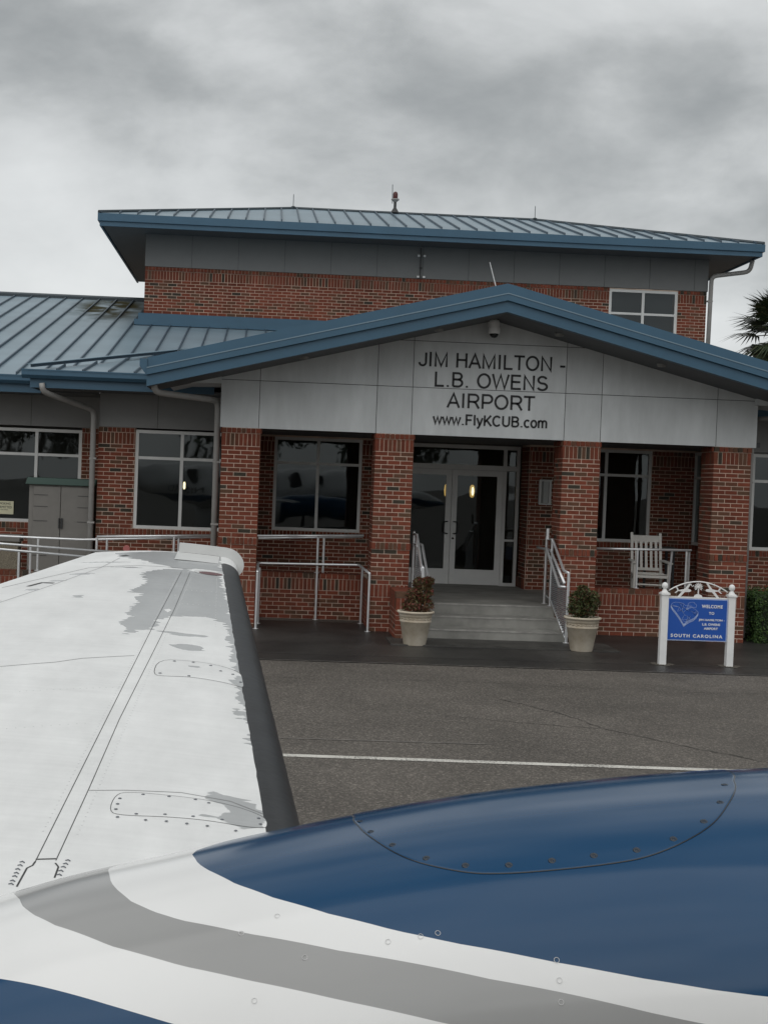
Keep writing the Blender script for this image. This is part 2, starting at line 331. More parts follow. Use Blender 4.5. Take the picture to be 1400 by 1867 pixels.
def ground_ribbon(pts, wd, z, name, m):
    mb = MB(); rs = random.Random(len(pts)); P_ = []
    for i in range(len(pts)-1):
        for k in range(10):
            u_ = k/10; P_.append((pts[i][0]+(pts[i+1][0]-pts[i][0])*u_+rs.gauss(0, .012), pts[i][1]+(pts[i+1][1]-pts[i][1])*u_+rs.gauss(0, .018)))
    for i, (x, y) in enumerate(P_):
        w2 = wd*rs.uniform(.25, 1)/2; x2, y2 = P_[min(i+1, len(P_)-1)]; x1, y1 = P_[max(i-1, 0)]; d_ = Vector((x2-x1, y2-y1)).normalized()
        mb.v += [(x-d_.y*w2, y+d_.x*w2, z), (x+d_.y*w2, y-d_.x*w2, z)]
    for i in range(len(P_)-1): mb.f.append((2*i, 2*i+1, 2*i+3, 2*i+2))
    return mb.build(name, m, kind='structure')
M['crack'] = mat('asphalt_crack', (0.070, 0.064, 0.057), .9, noise_amt=.5, scale=8)
ground_ribbon([(1.0, -6.4), (1.5, -7.3), (1.75, -8.1), (2.4, -9.0), (2.9, -9.6)], .022, .004, 'apron_crack', 'crack')
ground_ribbon([(.2, -7.6), (1.1, -7.9), (1.75, -8.1)], .014, .0045, 'apron_crack', 'crack')
ground_ribbon([(-3, -5.0), (-1.2, -5.3), (.8, -5.15), (3.2, -5.5), (6, -5.4)], .014, .005, 'apron_crack', 'crack')
for (x, y) in ((3.855, -2.98), (4.80, -2.98)):
    rs_ = random.Random(int(x*10)); mb = MB(); mb.v = [(x+(.17+rs_.uniform(-.04, .04))*math.cos(k*math.pi/9), y+(.17+rs_.uniform(-.05, .05))*math.sin(k*math.pi/9), .0085) for k in range(18)]; mb.f = [tuple(range(18))]
    mb.build('post_footing', mat('footing_grit', (.095, .082, .065), .9, noise_amt=.8, scale=9), kind='structure')
# ------------------------------------------------------------------ terminal building
T = empty('terminal_building', (1.82, 4, 0), 'brick airport terminal with blue metal roofs, columned gabled porch and grey upper storey', 'building')
BW, BH = 0.2032, 0.0677
bricks_stuff = MB(); brick_cnt = [0]
unit = MB().box(-.5, .5, -.5, .5, -.5, .5)
ume = bpy.data.meshes.new('brick_unit'); ume.from_pydata(unit.v, [], unit.f); ume.materials.append(M['brick'])
def brick_face(O, U, Nn, ua, ub, spec, holes=(), phase=0.0, singles=None):
    O, U, Nn = Vector(O), Vector(U).normalized(), Vector(Nn).normalized(); Z = Vector((0, 0, 1)); D = 0.03; g = 0.0108
    rows = []
    for (z0, z1, typ, pr) in spec:
        if typ == 'run':
            n = max(1, round((z1-z0)/BH)); h = (z1-z0)/n
            for k in range(n): rows.append((z1-(k+1)*h, h, BW, (k % 2)*BW/2, pr))
        elif typ == 'soldier': rows.append((z0, z1-z0, BH, 0, pr))
        else: rows.append((z0, z1-z0, 0.0762 if typ == 'header' else 0.0915, 0, pr))
    for (z, h, wd, off, pr) in rows:
        u = ua - off - phase
        while u < ub - 1e-4:
            a, b = max(u, ua), min(u+wd, ub); u += wd
            if b-a < 0.02: continue
            segs = [(a, b)]
            for (ha, hb, za_, zb_) in holes:
                if z+h/2 > za_ and z+h/2 < zb_:
                    ns = []
                    for (p_, q) in segs:
                        if q <= ha or p_ >= hb: ns.append((p_, q)); continue
                        if p_ < ha: ns.append((p_, ha))
                        if q > hb: ns.append((hb, q))
                    segs = ns
            for (p_, q) in segs:
                if q-p_ < 0.025: continue
                L_ = 0 if p_ > ua+1e-4 else g/2
                R_ = 0 if q < ub-1e-4 else g/2
                p2, q2 = p_+g/2-L_, q-g/2+R_
                jt = random.uniform(-.0015, .0015); fr = pr + .002 + jt
                c = O + U*((p2+q2)/2) + Z*(z+h/2) + Nn*(fr - (D+pr)/2)
                if singles is not None and brick_cnt[0] < 300:
                    brick_cnt[0] += 1
                    o = bpy.data.objects.new('brick', ume); link(o, singles, c)
                    if abs(U.x) > .5: o.scale = (q2-p2, D+pr, h-g)
                    else: o.scale = (D+pr, q2-p2, h-g)
                    o.rotation_euler = (0, 0, random.uniform(-.004, .004))
                else:
                    bricks_stuff.obox(c, U, Nn, Z, q2-p2, D+pr, h-g)
COLSPEC = [(0, .555, 'run', 0), (.555, .758, 'soldier', .004), (.758, 1.318, 'run', 0), (1.318, 1.432, 'soldier', .018), (1.432, 2.88, 'run', 0), (2.88, 3.083, 'soldier', .004), (3.083, 3.168, 'header', .02)]
PX = {1: -2.44, 2: 0.0, 3: 3.015, 4: 5.48}; CW = .6096
def porch_column(i, singles):
    x0 = PX[i]
    c = box('porch_column', 'mortar', T, x0+.003, x0+CW-.003, .003, CW-.003, 0, 3.168)
    brick_face((x0, 0, 0), (1, 0, 0), (0, -1, 0), 0, CW, COLSPEC, phase=(0.1016 if i == 3 else 0), singles=c if singles else None)
    brick_face((x0, 0, 0), (0, 1, 0), (-1, 0, 0), .0305, CW, COLSPEC, phase=.03)
    brick_face((x0+CW, 0, 0), (0, 1, 0), (1, 0, 0), .0305, CW, COLSPEC, phase=.03)
for i in (2, 3, 4, 1): porch_column(i, i in (2, 3))

def holed_wall(name, axis, pos, a, b, z0, z1, holes, thick=.2, m='mortar'):
    """mortar backing, its face 8 mm behind the brick face. axis 'x': wall runs along x at y=pos facing -y"""
    us = sorted(set([a, b] + [h for H in holes for h in H[:2]])); zs = sorted(set([z0, z1] + [h for H in holes for h in H[2:]]))
    us = [u for u in us if a <= u <= b]; zs = [z for z in zs if z0 <= z <= z1]
    mb = MB()
    for i in range(len(us)-1):
        run = None
        for j in range(len(zs)-1):
            cu, cz = (us[i]+us[i+1])/2, (zs[j]+zs[j+1])/2
            solid = not any(H[0] < cu < H[1] and H[2] < cz < H[3] for H in holes)
            if solid: run = (run[0], zs[j+1]) if run else (zs[j], zs[j+1])
            if (not solid or j == len(zs)-2) and run:
                if axis == 'x': mb.box(us[i], us[i+1], pos+.003, pos+.008+thick, *run)
                else: mb.box(pos+.003, pos+.008+thick, us[i], us[i+1], *run)
                run = None
    return mb.build(name, m, T)

def WSPEC(z0, cap=3.168): return [(z0, 1.318, 'run', 0), (1.318, 1.432, 'soldier', .012), (1.432, 2.88, 'run', 0), (2.88, cap-.085, 'soldier', .0), (cap-.085, cap, 'header', .006)]
# window / wall layout --------------------------------------------------
def window(x0, x1, z0, z1, Y, mulls, rail, axis='x', fw_=.055, dep=.085):
    """aluminium window: frame with mullions, each pane a sub-part"""
    fr = MB(); d0, d1 = Y+.012, Y+dep
    def b(a0, a1, c0, c1, e=0):
        if axis == 'x': fr.box(a0, a1, d0+e, d1-e, c0, c1)
        else: fr.box(d0+e, d1-e, a0, a1, c0, c1)
    b(x0, x1, z0, z0+fw_); b(x0, x1, z1-fw_, z1); b(x0, x0+fw_, z0+fw_, z1-fw_); b(x1-fw_, x1, z0+fw_, z1-fw_)
    xs = [x0+fw_] + [v_ for m_ in mulls for v_ in (m_-fw_/2, m_+fw_/2)] + [x1-fw_]
    for m_ in mulls: b(m_-fw_/2, m_+fw_/2, z0+fw_, z1-fw_, .004)
    zr = [(z0+fw_, rail-.025), (rail+.025, z1-fw_)] if rail else [(z0+fw_, z1-fw_)]
    if rail:
        for k in range(0, len(xs), 2): b(xs[k], xs[k+1], rail-.025, rail+.025, .008)
    w_ = fr.build('window', 'alu', T)
    for k in range(0, len(xs), 2):
        for (c0, c1) in zr:
            g = MB(); y = Y+.05
            if axis == 'x': g.quad((xs[k], y, c0), (xs[k+1], y, c0), (xs[k+1], y, c1), (xs[k], y, c1))
            else: g.quad((y, xs[k+1], c0), (y, xs[k], c0), (y, xs[k], c1), (y, xs[k+1], c1))
            g.build('pane', 'glass', w_)
    return w_
# porch back wall, Y = 3.6
WZ = (1.432, 3.168)
H1 = [(-1.575, .055, *WZ), (.50, 3.2, 0, 3.3), (3.88, 5.525, *WZ)]
holed_wall('brick_wall', 'x', 3.6, -2.45, .50, .48, 3.3, H1[:1]); holed_wall('brick_wall', 'x', 3.6, 3.2, 6.43, .48, 3.3, H1[2:])
brick_face((0, 3.6, 0), (1, 0, 0), (0, -1, 0), -2.45, 6.43, WSPEC(.48), H1)
window(-1.575, .055, 1.435, 3.168, 3.6, [-.76], 2.69)
window(3.88, 5.525, 1.435, 3.168, 3.6, [4.665], 2.69)
# recess side walls
holed_wall('brick_wall', 'y', 3.2, 3.63, 4.35, .48, 3.3, [])
brick_face((3.2, 3.6, 0), (0, 1, 0), (-1, 0, 0), .0305, .75, [(.48, .68, 'soldier', .03)] + WSPEC(.68))
MB().box(.292, .492, 3.63, 4.35, .48, 3.3).build('brick_wall', 'mortar', T)
brick_face((.5, 3.6, 0), (0, 1, 0), (1, 0, 0), .0305, .75, WSPEC(.48))
# side wall at the right end of the porch, with its window
HS = [(2.15, 3.55, *WZ)]
holed_wall('brick_wall', 'y', 6.43, 2.0, 3.6, .48, 3.3, HS)
brick_face((6.43, 0, 0), (0, 1, 0), (-1, 0, 0), 2.0, 3.6, WSPEC(.48), HS)
window(2.15, 3.55, 1.435, 3.168, 6.31, [2.8], 2.69, axis='y', dep=.11)
# wing walls either side
for side in (0, 1):
    if side == 0: a, b = -4.62, -2.0; holes = [(-3.985, -2.35, *WZ)]; wx = (-3.985, -2.35); mu = -3.185
    else: a, b = 6.64, 8.26; holes = [(6.86, 8.20, *WZ)]; wx = (6.86, 8.20); mu = 7.6
    holed_wall('brick_wall', 'x', 2.0, a, b, 0, 3.168, holes)
    brick_face((0, 2.0, 0), (1, 0, 0), (0, -1, 0), a, b, [(0, .62, 'run', 0), (.62, 1.318, 'run', 0), (1.318, 1.432, 'soldier', .012), (1.432, 2.88, 'run', 0), (2.88, 3.083, 'soldier', 0), (3.083, 3.168, 'header', .01)], holes)
    window(wx[0], wx[1], 1.435, 3.14, 2.0, [mu], 2.66)
for q in ((-4.60, -4.4, 2.21, 3.1), (8.04, 8.24, 2.21, 3.1), (-2.45, -2.26, 2.21, 3.6)): box('brick_wall', 'mortar', T, *q, 0, 3.9)
HF = [(-7.47, -5.055, *WZ)]
holed_wall('brick_wall', 'x', 3.1, -10, -4.6, 0, 3.168, HF)
brick_face((0, 3.1, 0), (1, 0, 0), (0, -1, 0), -8.2, -4.62, [(0, 1.318, 'run', 0), (1.318, 1.432, 'soldier', .012), (1.432, 2.88, 'run', 0), (2.88, 3.083, 'soldier', 0), (3.083, 3.168, 'header', .01)], HF)
window(-7.47, -5.055, 1.435, 3.125, 3.1, [-6.67, -5.865], 2.66)
# low parapet walls of the porch
def low_wall(x0, x1, Y, depth, top=.785):
    box('parapet_wall', 'mortar', T, x0+.002, x1-.002, Y+.003, Y+depth-.008, 0, top-.012)
    brick_face((0, Y, 0), (1, 0, 0), (0, -1, 0), x0, x1, [(0, top-.288, 'run', 0), (top-.288, top-.088, 'soldier', .004)])
    cap = MB(); u = x0
    while u < x1-.03:
        u2 = min(u+.1, x1); cap.box(u+.005, u2-.005, Y-.012, Y+depth+.01, top-.083, top); u += .1
    cap.build('coping_bricks', 'brick', T, kind='stuff')
low_wall(-1.83, 0.02, 1.62, .25)
box('parapet_wall', 'mortar', T, .006, .25, .62, 1.9, 0, .785)
brick_face((.003, .61, 0), (0, 1, 0), (-1, 0, 0), 0, 1.0, [(0, .497, 'run', 0), (.497, .70, 'soldier', 0), (.70, .785, 'header', .01)])
low_wall(3.625, 5.48, .52, .25)
low_wall(-9.5, -5.55, 1.15, .25, .70)
# brick cheek beside the steps
box('cheek_wall', 'mortar', T,   .331, .70, -.982, -.001, 0, .71)
brick_face((.328, -.985, 0), (1, 0, 0), (0, -1, 0), 0, .375, [(0, .44, 'run', 0), (.44, .64, 'soldier', .002)])
brick_face((.328, -.985, 0), (0, 1, 0), (-1, 0, 0), .0305, .98, [(0, .44, 'run', 0), (.44, .64, 'soldier', .002)])
cap = MB()
for k in range(10): cap.box(.318, .715, -1.0+k*.1, -1.0+k*.1+.092, .645, .725)
cap.build('coping_bricks', 'brick', T, kind='stuff')
# upper storey brick
HU = [(5.87, 7.44, 5.0, 6.96)]
holed_wall('brick_wall', 'x', 8.68, -4.55, 8.10, 4.4, 6.985, HU)
brick_face((0, 8.68, 0), (1, 0, 0), (0, -1, 0), -4.55, 8.10, [(5.0, 6.70, 'run', 0), (6.70, 6.90, 'soldier', .004), (6.90, 6.985, 'header', .02)], HU)
window(5.87, 7.44, 5.2, 6.96, 8.68, [6.655], 6.42, fw_=.06)
for q in ((-4.53, -4.33, 8.89, 15.0, 4.4, 7.66), (7.88, 8.08, 8.89, 15.0, 4.4, 7.66), (-4.53, 8.08, 15.0, 15.2, 0, 7.66)): box('brick_wall', 'mortar', T, *q)
MB().box(5.9, 7.4, 8.95, 8.99, 5.0, 7.0).build('window_blind', mat('grey_blind', (.10, .105, .105), .8), T)
bricks_stuff.build('brickwork', 'brick', T, kind='stuff')

# cladding panels ------------------------------------------------------
RS = .25; PXC = 1.82; RTOP = 5.463       # gable rake slope, peak x, top of rake at the front
def soff(x): return RTOP - .435 - RS*abs(x-PXC)
frieze_poly = [(-2.475, 3.17), (6.165, 3.17), (6.165, soff(6.165)+.02), (PXC, soff(PXC)+.02), (-2.475, soff(-2.475)+.02)]
MB().prism([(x, .012, z) for x, z in frieze_poly], (0, .55, 0)).build('frieze_wall', 'backing', T)
xs = [-2.475, -1.865, -.005, .56, 3.02, 3.61, 5.5, 6.165]; zs = [3.17, 3.925, 4.665, 5.2]
GP = .005
for i in range(len(xs)-1):
    for j in range(len(zs)-1):
        pl = [(xs[i]+GP*(i > 0), zs[j]+GP*(j > 0)), (xs[i+1]-GP*(i < len(xs)-2), zs[j]+GP*(j > 0)), (xs[i+1]-GP*(i < len(xs)-2), zs[j+1]-GP), (xs[i]+GP*(i > 0), zs[j+1]-GP)]
        pl = clip(pl, RS, 1, soff(PXC)+.02+RS*PXC); pl = clip(pl, -RS, 1, soff(PXC)+.02-RS*PXC)
        if len(pl) > 2: MB().prism([(x, 0, z) for x, z in pl], (0, .010, 0)).build('wall_panel', 'panel', T)
# side returns of the frieze beam, eave returns
MB().box(-2.475, -2.463, .012, 3.6, 3.17, 3.9).box(6.153, 6.165, .012, 1.9, 3.17, 3.9).build('beam_return', 'panel', T)
for sx in (-1, 1):
    xa = PXC + sx*(2.475+PXC); xb = PXC + sx*5.10
    pl = [(xa, 3.855), (xb, 3.83), (xb, soff(xb)+.01), (xa, soff(xa)+.01)]
    MB().prism([(x, -.10, z) for x, z in pl], (0, 3.0, 0)).build('eave_return', 'panel', T)
def panels(x0, x1, z0, z1, Y, seams, m):
    MB().box(x0, x1, Y+.012, Y+.2, z0, z1).build('cladding_backing', 'backing', T)
    s = [x0] + [q for q in seams if x0 < q < x1] + [x1]
    for k in range(len(s)-1): MB().box(s[k]+.004, s[k+1]-.004, Y, Y+.010, z0, z1).build('wall_panel', m, T)
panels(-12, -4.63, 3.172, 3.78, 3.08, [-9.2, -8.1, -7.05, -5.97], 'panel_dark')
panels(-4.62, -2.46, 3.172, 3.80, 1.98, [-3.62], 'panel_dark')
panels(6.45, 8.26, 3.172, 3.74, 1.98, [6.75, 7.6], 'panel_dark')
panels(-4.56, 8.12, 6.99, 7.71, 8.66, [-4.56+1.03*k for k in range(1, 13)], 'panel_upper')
# conduit on the upper wall
cd = MB().tube([(1.56, 8.62, 6.98), (1.56, 8.62, 7.66)], .012, 6); cd.box(1.54, 1.60, 8.63, 8.66, 7.2, 7.24); cd.build('conduit', 'backing', T)
for z in (7.02, 7.49):
    MB().box(1.49, 1.54, 8.6, 8.655, z-.02, z+.02).box(1.62, 1.67, 8.6, 8.655, z-.02, z+.02).build('conduit_clip', 'white', T)

# interior rooms -------------------------------------------------------
rm = MB(); rm.box(-2.4, 6.4, 8.0, 8.1, .5, 3.3).box(-2.5, -2.4, 3.86, 8, .5, 3.3).box(6.32, 6.42, 3.86, 8, .5, 3.3)
rm.box(1.0, 1.1, 5.4, 8, .5, 3.3)
rm.box(-10, -2.6, 7.0, 7.1, 0, 3.7).box(-2.6, -2.5, 3.7, 7.0, 0, 3.7)
rm.box(6.5, 10, 7.0, 7.1, 0, 3.7).box(6.45, 6.55, 3.7, 7.0, 0, 3.7).box(8.3, 8.4, 2.2, 7.0, 0, 3.9)
rm.build('interior_wall', 'interior', T)
MB().box(-10, 8.2, 3.85, 8, .40, .47).box(-4.4, -2.4, 2.25, 3.8, .4, .47).box(6.7, 8.2, 2.25, 3.8, .4, .47).build('interior_floor', 'dark', T)
MB().box(-10, 8.2, 3.32, 8.6, 3.32, 3.4).box(-4.4, -2.4, 2.22, 3.3, 3.74, 3.8).box(6.4, 8.2, 2.22, 3.3, 3.74, 3.8).build('interior_ceiling', 'dark', T)
MB().box(3.4, 5.2, 7.0, 7.6, .5, 1.5).box(-1.9, -.2, 6.4, 7.0, .5, 1.3).build('reception_desk', mat('desk', (.10, .06, .035), .4), T)
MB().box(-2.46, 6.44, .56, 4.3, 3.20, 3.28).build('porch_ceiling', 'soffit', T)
# porch floor and steps -----------------------------------------------
box('porch_floor', 'concrete', T, -2.45, .62, 1.88, 4.36, .1, .48)
box('porch_floor', 'concrete', T, .622, 6.42, .62, 4.36, .1, .48)
box('porch_floor', 'concrete', T, .715, 3.01, .10, .618, .1, .48)
box('step', 'concrete', T, .715, 3.01, -.36, .098, 0, .32, bevel=.012)
box('step', 'concrete', T, .715, 3.01, -.825, -.362, 0, .16, bevel=.012)
for (y, z) in ((.097, .48), (-.363, .32), (-.828, .16)):
    box('step_nosing', 'concrete_edge', T, .72, 3.005, y-.004, y+.05, z-.02, z+.004)

# entrance ------------------------------------------------------------
Yd = 4.25
ent = MB()
def fb(x0, x1, z0, z1, e=0): ent.box(x0, x1, Yd+e, Yd+.09-e, z0, z1)
fb(.51, .57, .48, 3.17); fb(3.09, 3.15, .48, 3.17); fb(.57, 3.09, 3.10, 3.17); fb(.57, 3.09, 2.695, 2.79, .004)
fb(.80, .86, .48, 2.69, .006); fb(2.83, 2.90, .48, 2.69, .006); fb(.80, .86, 2.79, 3.10, .006); fb(2.83, 2.90, 2.79, 3.10, .006)
for (xa, xb) in ((.57, .80), (2.90, 3.09)):
    fb(xa, xb, .48, .54, .01); fb(xa, xb, 1.34, 1.38, .01)
EF = ent.build('entrance_frame', 'alu', T)
for (xa, xb, za_, zb_) in ((.57, .80, 2.79, 3.10), (.86, 2.83, 2.79, 3.10), (2.90, 3.09, 2.79, 3.10), (.57, .80, 1.38, 2.69), (2.90, 3.09, 1.38, 2.69), (.57, .80, .54, 1.34), (2.90, 3.09, .54, 1.34)):
    MB().quad((xa, Yd+.045, za_), (xb, Yd+.045, za_), (xb, Yd+.045, zb_), (xa, Yd+.045, zb_)).build('pane', 'glass', EF)
for k, (xa, xb) in enumerate(((.868, 1.842), (1.850, 2.824))):
    dm = MB(); st = .105
    dm.box(xa, xa+st, Yd-.01, Yd+.04, .49, 2.69).box(xb-st, xb, Yd-.01, Yd+.04, .49, 2.69).box(xa+st, xb-st, Yd-.01, Yd+.04, .49, .78).box(xa+st, xb-st, Yd-.01, Yd+.04, 2.58, 2.69)
    D = dm.build('door', 'alu', T)
    MB().quad((xa+st, Yd+.02, .78), (xb-st, Yd+.02, .78), (xb-st, Yd+.02, 2.58), (xa+st, Yd+.02, 2.58)).build('pane', 'glass', D)
    hx = xb-.05 if k == 0 else xa+.05; hs = -1 if k == 0 else 1
    MB().tube([(hx, Yd-.01, 1.69), (hx+hs*.02, Yd-.06, 1.69), (hx+hs*.07, Yd-.07, 1.68), (hx+hs*.085, Yd-.07, 1.66), (hx+hs*.085, Yd-.07, 1.49), (hx+hs*.07, Yd-.07, 1.47), (hx+hs*.02, Yd-.06, 1.46), (hx, Yd-.01, 1.46)], .011, 8).build('door_handle', 'black', D, smooth=True)
    if k == 1: MB().lathe((0, 0, 0), [(.001, 0), (.022, .001), (.022, .012), (.001, .013)], 12).build('door_lock', 'black', D, origin=(0, 0, 0)).matrix_local = Matrix.Translation(Vector((xa+.05, Yd-.01, 1.37))-WL[D.name]) @ Matrix.Rotation(R(90), 4, 'X')

# roofs -----------------------------------------------------------------
def roof_panels(name, poly, zf, spacing, x0, m='roof', rib_h=.045):
    rf = empty(name, (poly[0][0], poly[0][1], zf(*poly[0])), parent=T)
    mn, mxx = min(p_[0] for p_ in poly), max(p_[0] for p_ in poly)
    k = math.floor((mn-x0)/spacing); x = x0 + k*spacing
    while x < mxx:
        pl = clip(clip(poly, -1, 0, -x), 1, 0, x+spacing)
        if len(pl) > 2:
            mb = MB(); mb.prism([(a, b, zf(a, b)) for a, b in pl], (0, 0, -.03)); mb.build('roof_panel', m, rf)
            if mn+.02 < x < mxx-.02:
                ins = clip(clip(poly, -1, 0, -(x-.001)), 1, 0, x+.001)
                if len(ins) > 2:
                    ya, yb = min(p_[1] for p_ in ins), max(p_[1] for p_ in ins)
                    rb = MB(); rb.prism([(x-.012, ya, zf(x, ya)-.01), (x-.012, yb, zf(x, yb)-.01), (x-.012, yb, zf(x, yb)+rib_h), (x-.012, ya, zf(x, ya)+rib_h)], (.024, 0, 0)); rb.build('roof_seam', 'roof_rib', rf)
        x += spacing
    return rf
zM = lambda x, y: 3.98 + .25*(y-1.8)
dg = lambda y: -5.925 + (y-2.936)*(-3.575+5.925)/(5.432-2.936)
roofM = roof_panels('lower_roof', [(-12, 1.88), (1.8, 1.88), (1.8, 12.75), (-12, 12.75)], zM, .42, -8.555)
# rust-brown lichen stains near the wall
def stained_roof():
    m = M['roof']; t = m.node_tree; b = t.nodes['Principled BSDF']; src = b.inputs['Base Color'].links[0].from_socket
    ge = N(t, 'ShaderNodeNewGeometry'); n = N(t, 'ShaderNodeTexNoise', inp={2: 1.6, 3: 6.0}); t.links.new(ge.outputs['Position'], n.inputs[0])
    mq = N(t, 'ShaderNodeMapping', inp={3: (1.0, .42, .42)}); t.links.new(ge.outputs['Position'], mq.inputs[0]); vd = N(t, 'ShaderNodeVectorMath', operation='DISTANCE'); vd.inputs[1].default_value = (-5.55, 11.2*.42, 6.33*.42); t.links.new(mq.outputs[0], vd.inputs[0])
    mr = N(t, 'ShaderNodeMapRange', inp={1: 0.25, 2: 1.15, 3: 1.5, 4: 0.0}); t.links.new(vd.outputs['Value'], mr.inputs[0])
    mr2 = N(t, 'ShaderNodeMapRange', inp={1: 0.35, 2: 0.6}); t.links.new(n.outputs[0], mr2.inputs[0])
    ml = N(t, 'ShaderNodeMath', operation='MULTIPLY'); t.links.new(mr.outputs[0], ml.inputs[0]); t.links.new(mr2.outputs[0], ml.inputs[1])
    mx = N(t, 'ShaderNodeMix', data_type='RGBA', inp={7: (0.055, 0.050, 0.025, 1)}); ml.use_clamp = True; t.links.new(ml.outputs[0], mx.inputs[0]); rg = N(t, 'ShaderNodeMapRange', inp={3: .36, 4: .95}); t.links.new(ml.outputs[0], rg.inputs[0]); t.links.new(rg.outputs[0], b.inputs['Roughness']); sp = N(t, 'ShaderNodeMapRange', inp={3: .5, 4: .05}); t.links.new(ml.outputs[0], sp.inputs[0]); t.links.new(sp.outputs[0], b.inputs['Specular IOR Level']); t.links.new(src, mx.inputs[6]); t.links.new(mx.outputs[2], b.inputs['Base Color'])
stained_roof()
MB().prism([(-12, 12.70, zM(0, 12.70)+.0), (-12, 12.70, zM(0, 12.7)+.07), (-12, 12.86, zM(0, 12.86)+.09), (-12, 12.98, zM(0, 12.7)+.0)], (13.8, 0, 0)).build('ridge_cap', 'ridge', T)
zB = lambda x, y: 4.0 + .165*(y-.8)
roofB = roof_panels('bay_roof', [(-5.62, .82), (-2.6, .82), (-2.6, 6.2), (-3.45, 5.4)], zB, .42, -5.19)
a, b = Vector((-5.60, .86, 4.06)), Vector((-3.42, 5.5, zB(0, 5.5)+.07))
dr = (b-a).normalized(); sd = dr.cross(Vector((0, 0, 1))).normalized()
MB().obox((a+b)/2+Vector((0, 0, .02)), dr, sd, dr.cross(sd), (b-a).length, .05, .05).build('roof_flashing', 'roof_rib', T)
MB().obox((a+b)/2+Vector((0, 0, .052)), dr, sd, dr.cross(sd), (b-a).length+.1, .12, .012).build('roof_flashing', mat('bright_flashing', (.22, .31, .37), .4), T)
def eave(x0, x1, Y, z_top, gut=True):
    g = MB(); g.prism([(x0, Y, z_top), (x0, Y+.13, z_top), (x0, Y+.13, z_top-.14), (x0, Y+.05, z_top-.14), (x0, Y+.0, z_top-.09)], (x1-x0, 0, 0))
    g.box(x0-.002, x1+.002, Y-.008, Y+.02, z_top-.018, z_top+.004)
    g.build('gutter', 'fascia', T)
    box('fascia_board', 'fascia', T, x0+.12, x1, Y+.132, Y+.165, z_top-.285, z_top-.02)
eave(-5.74, -2.62, .72, 4.012)
eave(-12, -5.62, 1.80, 3.985)
eave(6.3, 9.6, .72, 4.012)
box('fascia_board', 'fascia', T, -5.62, -5.585, .89, 3.0, 3.73, 3.99)
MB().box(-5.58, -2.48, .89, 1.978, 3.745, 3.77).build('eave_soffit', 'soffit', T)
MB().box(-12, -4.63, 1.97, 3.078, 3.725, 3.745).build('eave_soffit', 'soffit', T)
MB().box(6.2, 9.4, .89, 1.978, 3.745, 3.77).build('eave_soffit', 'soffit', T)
# gable porch roof
xl, xr = -3.55, 7.19
def rake(name, y0, y1, ztop, zbot, m):
    for sx, xe in ((-1, xl), (1, xr)):
        e = abs(xe-PXC)
        MB().prism([(PXC, y0, ztop), (xe, y0, ztop-RS*e), (xe, y0, zbot-RS*e), (PXC, y0, zbot)], (0, y1-y0, 0)).build(name, m, T)
rake('rake_coping', -1.14, -1.02, RTOP, RTOP-.155, 'fascia')
rake('rake_fascia', -1.20, -1.02, RTOP-.157, RTOP-.262, 'fascia')
rake('rake_drip_edge', -1.208, -1.19, RTOP-.150, RTOP-.166, mat('drip_edge_highlight', (.17, .25, .31), .4))  # paler than the fascia: highlight along the top lip put into the colour
rake('rake_trim', -1.15, -1.02, RTOP-.264, RTOP-.430, 'fascia')
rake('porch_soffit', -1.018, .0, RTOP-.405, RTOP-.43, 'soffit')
for sx, xe in ((-1, xl), (1, xr)):
    e = abs(xe-PXC)
    rf = MB().prism([(PXC, -1.02, RTOP-.03), (xe, -1.02, RTOP-.03-RS*e), (xe, -1.02, RTOP-.30-RS*e), (PXC, -1.02, RTOP-.30)], (0, 9.6, 0)).build('porch_roof', 'roof', T)
    for k in range(24):
        y = -.9 + k*.4
        MB().prism([(PXC+sx*.05, y, RTOP-.03), (xe, y, RTOP-.03-RS*e), (xe, y, RTOP+.005-RS*e), (PXC+sx*.05, y, RTOP+.005)], (0, .02, 0)).build('roof_seam', 'roof_rib', rf)
    # box gutter running back along the eave, its end seen from the front
    zt = RTOP-RS*e
    MB().prism([(xe-sx*0, -1.17, zt-.02), (xe+sx*.11, -1.17, zt-.02), (xe+sx*.11, -1.17, zt-.13), (xe+sx*.01, -1.17, zt-.26), (xe, -1.17, zt-.26)], (0, 8, 0)).build('gutter', 'fascia', T)
# upper hip roof
HX0, HX1, HY0, HY1, ZS = -5.49, 9.03, 7.76, 16.2, 7.672
hh = (HY1-HY0)/2; ZR = 9.075
zU = lambda x, y: 7.945 + (ZR-7.945)/hh*(y-HY0)
roofU = roof_panels('upper_roof', [(HX0, HY0), (HX1, HY0), (HX1-hh, HY0+hh), (HX0+hh, HY0+hh)], zU, .386, .355)
sd_ = MB()
sd_.prism([(HX0, HY0, 7.945), (HX0+hh, HY0+hh, ZR), (HX0, HY1, 7.945)], (0, 0, -.02))
sd_.prism([(HX1, HY0, 7.945), (HX1, HY1, 7.945), (HX1-hh, HY0+hh, ZR)], (0, 0, -.02))
sd_.prism([(HX0, HY1, 7.945), (HX0+hh, HY0+hh, ZR), (HX1-hh, HY0+hh, ZR), (HX1, HY1, 7.945)], (0, 0, -.02))
sd_.build('roof_slope', 'roof', roofU)
rc = MB()
for (p_, q) in (((HX0+hh, HY0+hh, ZR), (HX1-hh, HY0+hh, ZR)), ((HX0, HY0, 7.95), (HX0+hh, HY0+hh, ZR)), ((HX1, HY0, 7.95), (HX1-hh, HY0+hh, ZR))):
    p_, q = Vector(p_), Vector(q); rc.tube([p_+Vector((0, 0, .01)), q+Vector((0, 0, .01))], .045, 6)
rc.build('ridge_cap', 'ridge', roofU)
